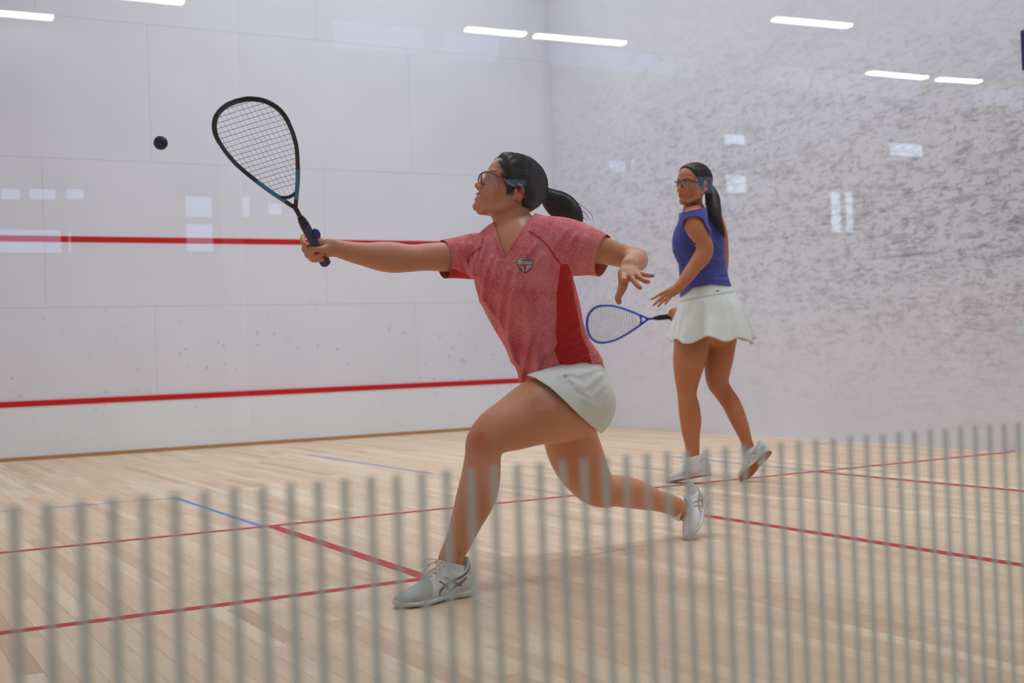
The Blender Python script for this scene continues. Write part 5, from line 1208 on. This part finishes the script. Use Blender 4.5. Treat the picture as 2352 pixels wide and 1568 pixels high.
# pleated skirt
sk = empty('skirt'); sk.parent = P2
def ring(t, th):
    x1, y1 = np.interp(t, [-0.2, 0, 0.12, 0.4, 0.7, 1], [1570, 1566, 1562, 1556, 1548, 1541]), np.interp(t, [-0.2, 0, 0.12, 0.4, 0.7, 1], [652, 675, 690, 716, 748, 781])
    x2, y2 = np.interp(t, [-0.2, 0, 0.12, 0.4, 0.7, 1], [1670, 1676, 1683, 1703, 1719, 1729]), np.interp(t, [-0.2, 0, 0.12, 0.4, 0.7, 1], [634, 656, 668, 700, 742, 782])
    d = 6.725; p, q_ = at(x1, y1, d), at(x2, y2, d); c = (p + q_) / 2; u = (q_ - p) / 2; n = CM[2] * np.linalg.norm(u) * np.interp(t, [0, 0.3, 1], [0.84, 1.0, 1.05])
    k = max(0.0, (t - 0.16) / 0.84) ** 0.8; sw = lambda a: math.sin(a + 0.6 * math.sin(a)); f = 1 + k * (0.085 * sw(7 * th + 0.6) + 0.050 * sw(11 * th + 2.2) + 0.020 * math.sin(17 * th))
    f += 0.004 * math.sin(23 * th) * (1 - k)
    dz = CM[1] * (k * (0.014 * math.sin(7 * th + 2.0) + 0.008 * math.sin(3 * th)) + (0.018 * math.cos(th + math.pi / 2) * 0 ))
    return c + f * (math.cos(th) * u + math.sin(th) * n) + dz
nt, nth = 26, 220
def lathe_part(name, t0, t1, m_, mat, extra=0.0):
    V_ = [ring(t, th) + (ring(t, th) - (ring(t, 0) + ring(t, math.pi)) / 2) * extra for t in np.linspace(t0, t1, m_) for th in np.linspace(0, 2 * math.pi, nth, endpoint=False)]
    F_ = [(i * nth + j, i * nth + (j + 1) % nth, (i + 1) * nth + (j + 1) % nth, (i + 1) * nth + j) for i in range(m_ - 1) for j in range(nth)]
    o = link(name, mesh_of(V_, F_), sk, mat, True); md = o.modifiers.new('t', 'SOLIDIFY'); md.thickness = 0.0022; return o
lathe_part('pleated_panel', 0.13, 1.0, nt, M_WHITECLOTH); lathe_part('waistband', -0.15, 0.15, 8, M_WHITECLOTH, 0.010)
P_ = np.array([ring(0.07, th) for th in (-1.30, -1.22)]) - CM[2] * 0.004
tag(tubes('waist_badge', [(P_, 0.005)], plain('grey_badge', srgb(120, 122, 124), 0.6), sk, 8, None), 'small grey mark at the back of the waistband')
# socks, shoes
SK2A = limb([(1577, 1047, 1608, 1045, 6.62, 0.9), (1577, 1060, 1611, 1058, 6.62, 0.85), (1580, 1076, 1612, 1074, 6.62, 0.75)], 0.01, 4, 0.002)
V, N, T = surface([SK2A], *bounds([SK2A]), 0.0036); q2 = to_pixels(V); solid('sock', clip_tris(V, N, T, side(q2, (1574, 1053), (1610, 1043)) / 430.0), M_SOCK, P2)
SK2B = limb([(1704, 1036, 1732, 1020, 6.655, 0.95), (1708, 1046, 1738, 1030, 6.655, 0.9), (1718, 1062, 1746, 1046, 6.65, 0.8)], 0.01, 4, 0.0025)
V, N, T = surface([SK2B], *bounds([SK2B]), 0.0036); q2 = to_pixels(V); solid('sock', clip_tris(V, N, T, side(q2, (1703, 1042), (1735, 1022)) / 430.0), M_SOCK, P2)
SHM2 = shoe_meshes('P2', dict(sole=M_SOLEW, outsole=M_GUM, upper=M_UPPER, toe_box=M_UPPER, stripe=M_ROSESTRIPE, lace=M_SOCK))
hA, tA = at(1634, 1092, 6.585), at(1546, 1108, 6.715)
place_shoe(SHM2, P2, hA, tA - hA, CM[1] + CM[0] * 0.12, 1.0)
fw = CM[0] * -0.57 + CM[1] * -0.70 + CM[2] * 0.42; up_ = CM[0] * -0.42 + CM[1] * 0.38 + CM[2] * 0.75
FS = place_shoe(SHM2, P2, np.array([4.17, 4.175, 0.012]) - fw * 0.236, fw, up_, 0.93)
bm = bmesh.new(); bmesh.ops.create_uvsphere(bm, u_segments=16, v_segments=8, radius=1.0); me = bpy.data.meshes.new('outsole_inlay'); bm.to_mesh(me); bm.free()
for v in me.vertices: v.co = FS.o + 0.93 * ((0.085 + 0.028 * v.co.x) * FS.M[0] + 0.016 * v.co.y * FS.M[1] + (0.0035 + 0.002 * v.co.z) * FS.M[2])
tag(link('outsole_inlay', me, P2, M_SOLEW, True), 'white oval inlay under the raised shoe')
# racket
M_BLUEFR = plain('bright_blue_frame', srgb(24, 62, 190), 0.3, 0.5); M_BLKGRIP = cloth('black_grip', srgb(20, 20, 22), srgb(32, 32, 34), 0.7)
RK2 = racket('bright blue squash racket with a pale string emblem in the far player\'s hand', dict(frame=M_BLUEFR, bumper=plain('dark_bumper', srgb(22, 26, 60), 0.4), accent=M_BLUEFR, collar=M_BLACKPL, grip=M_BLKGRIP, main=M_STRD, cross=M_STRD, stencil=M_STEN), emblem='ring', nm=15, nc=19, rs=0.0007)
b_, t_ = at(1578, 722, 6.86), at(1361, 747, 7.27)
pose(RK2, b_, t_ - b_, at(1412, 705, 7.15) - at(1394, 788, 7.19))
settle(P2, (4.05, 4.33, 0.0)); settle(P1, (1.95, 2.45, 0.0))
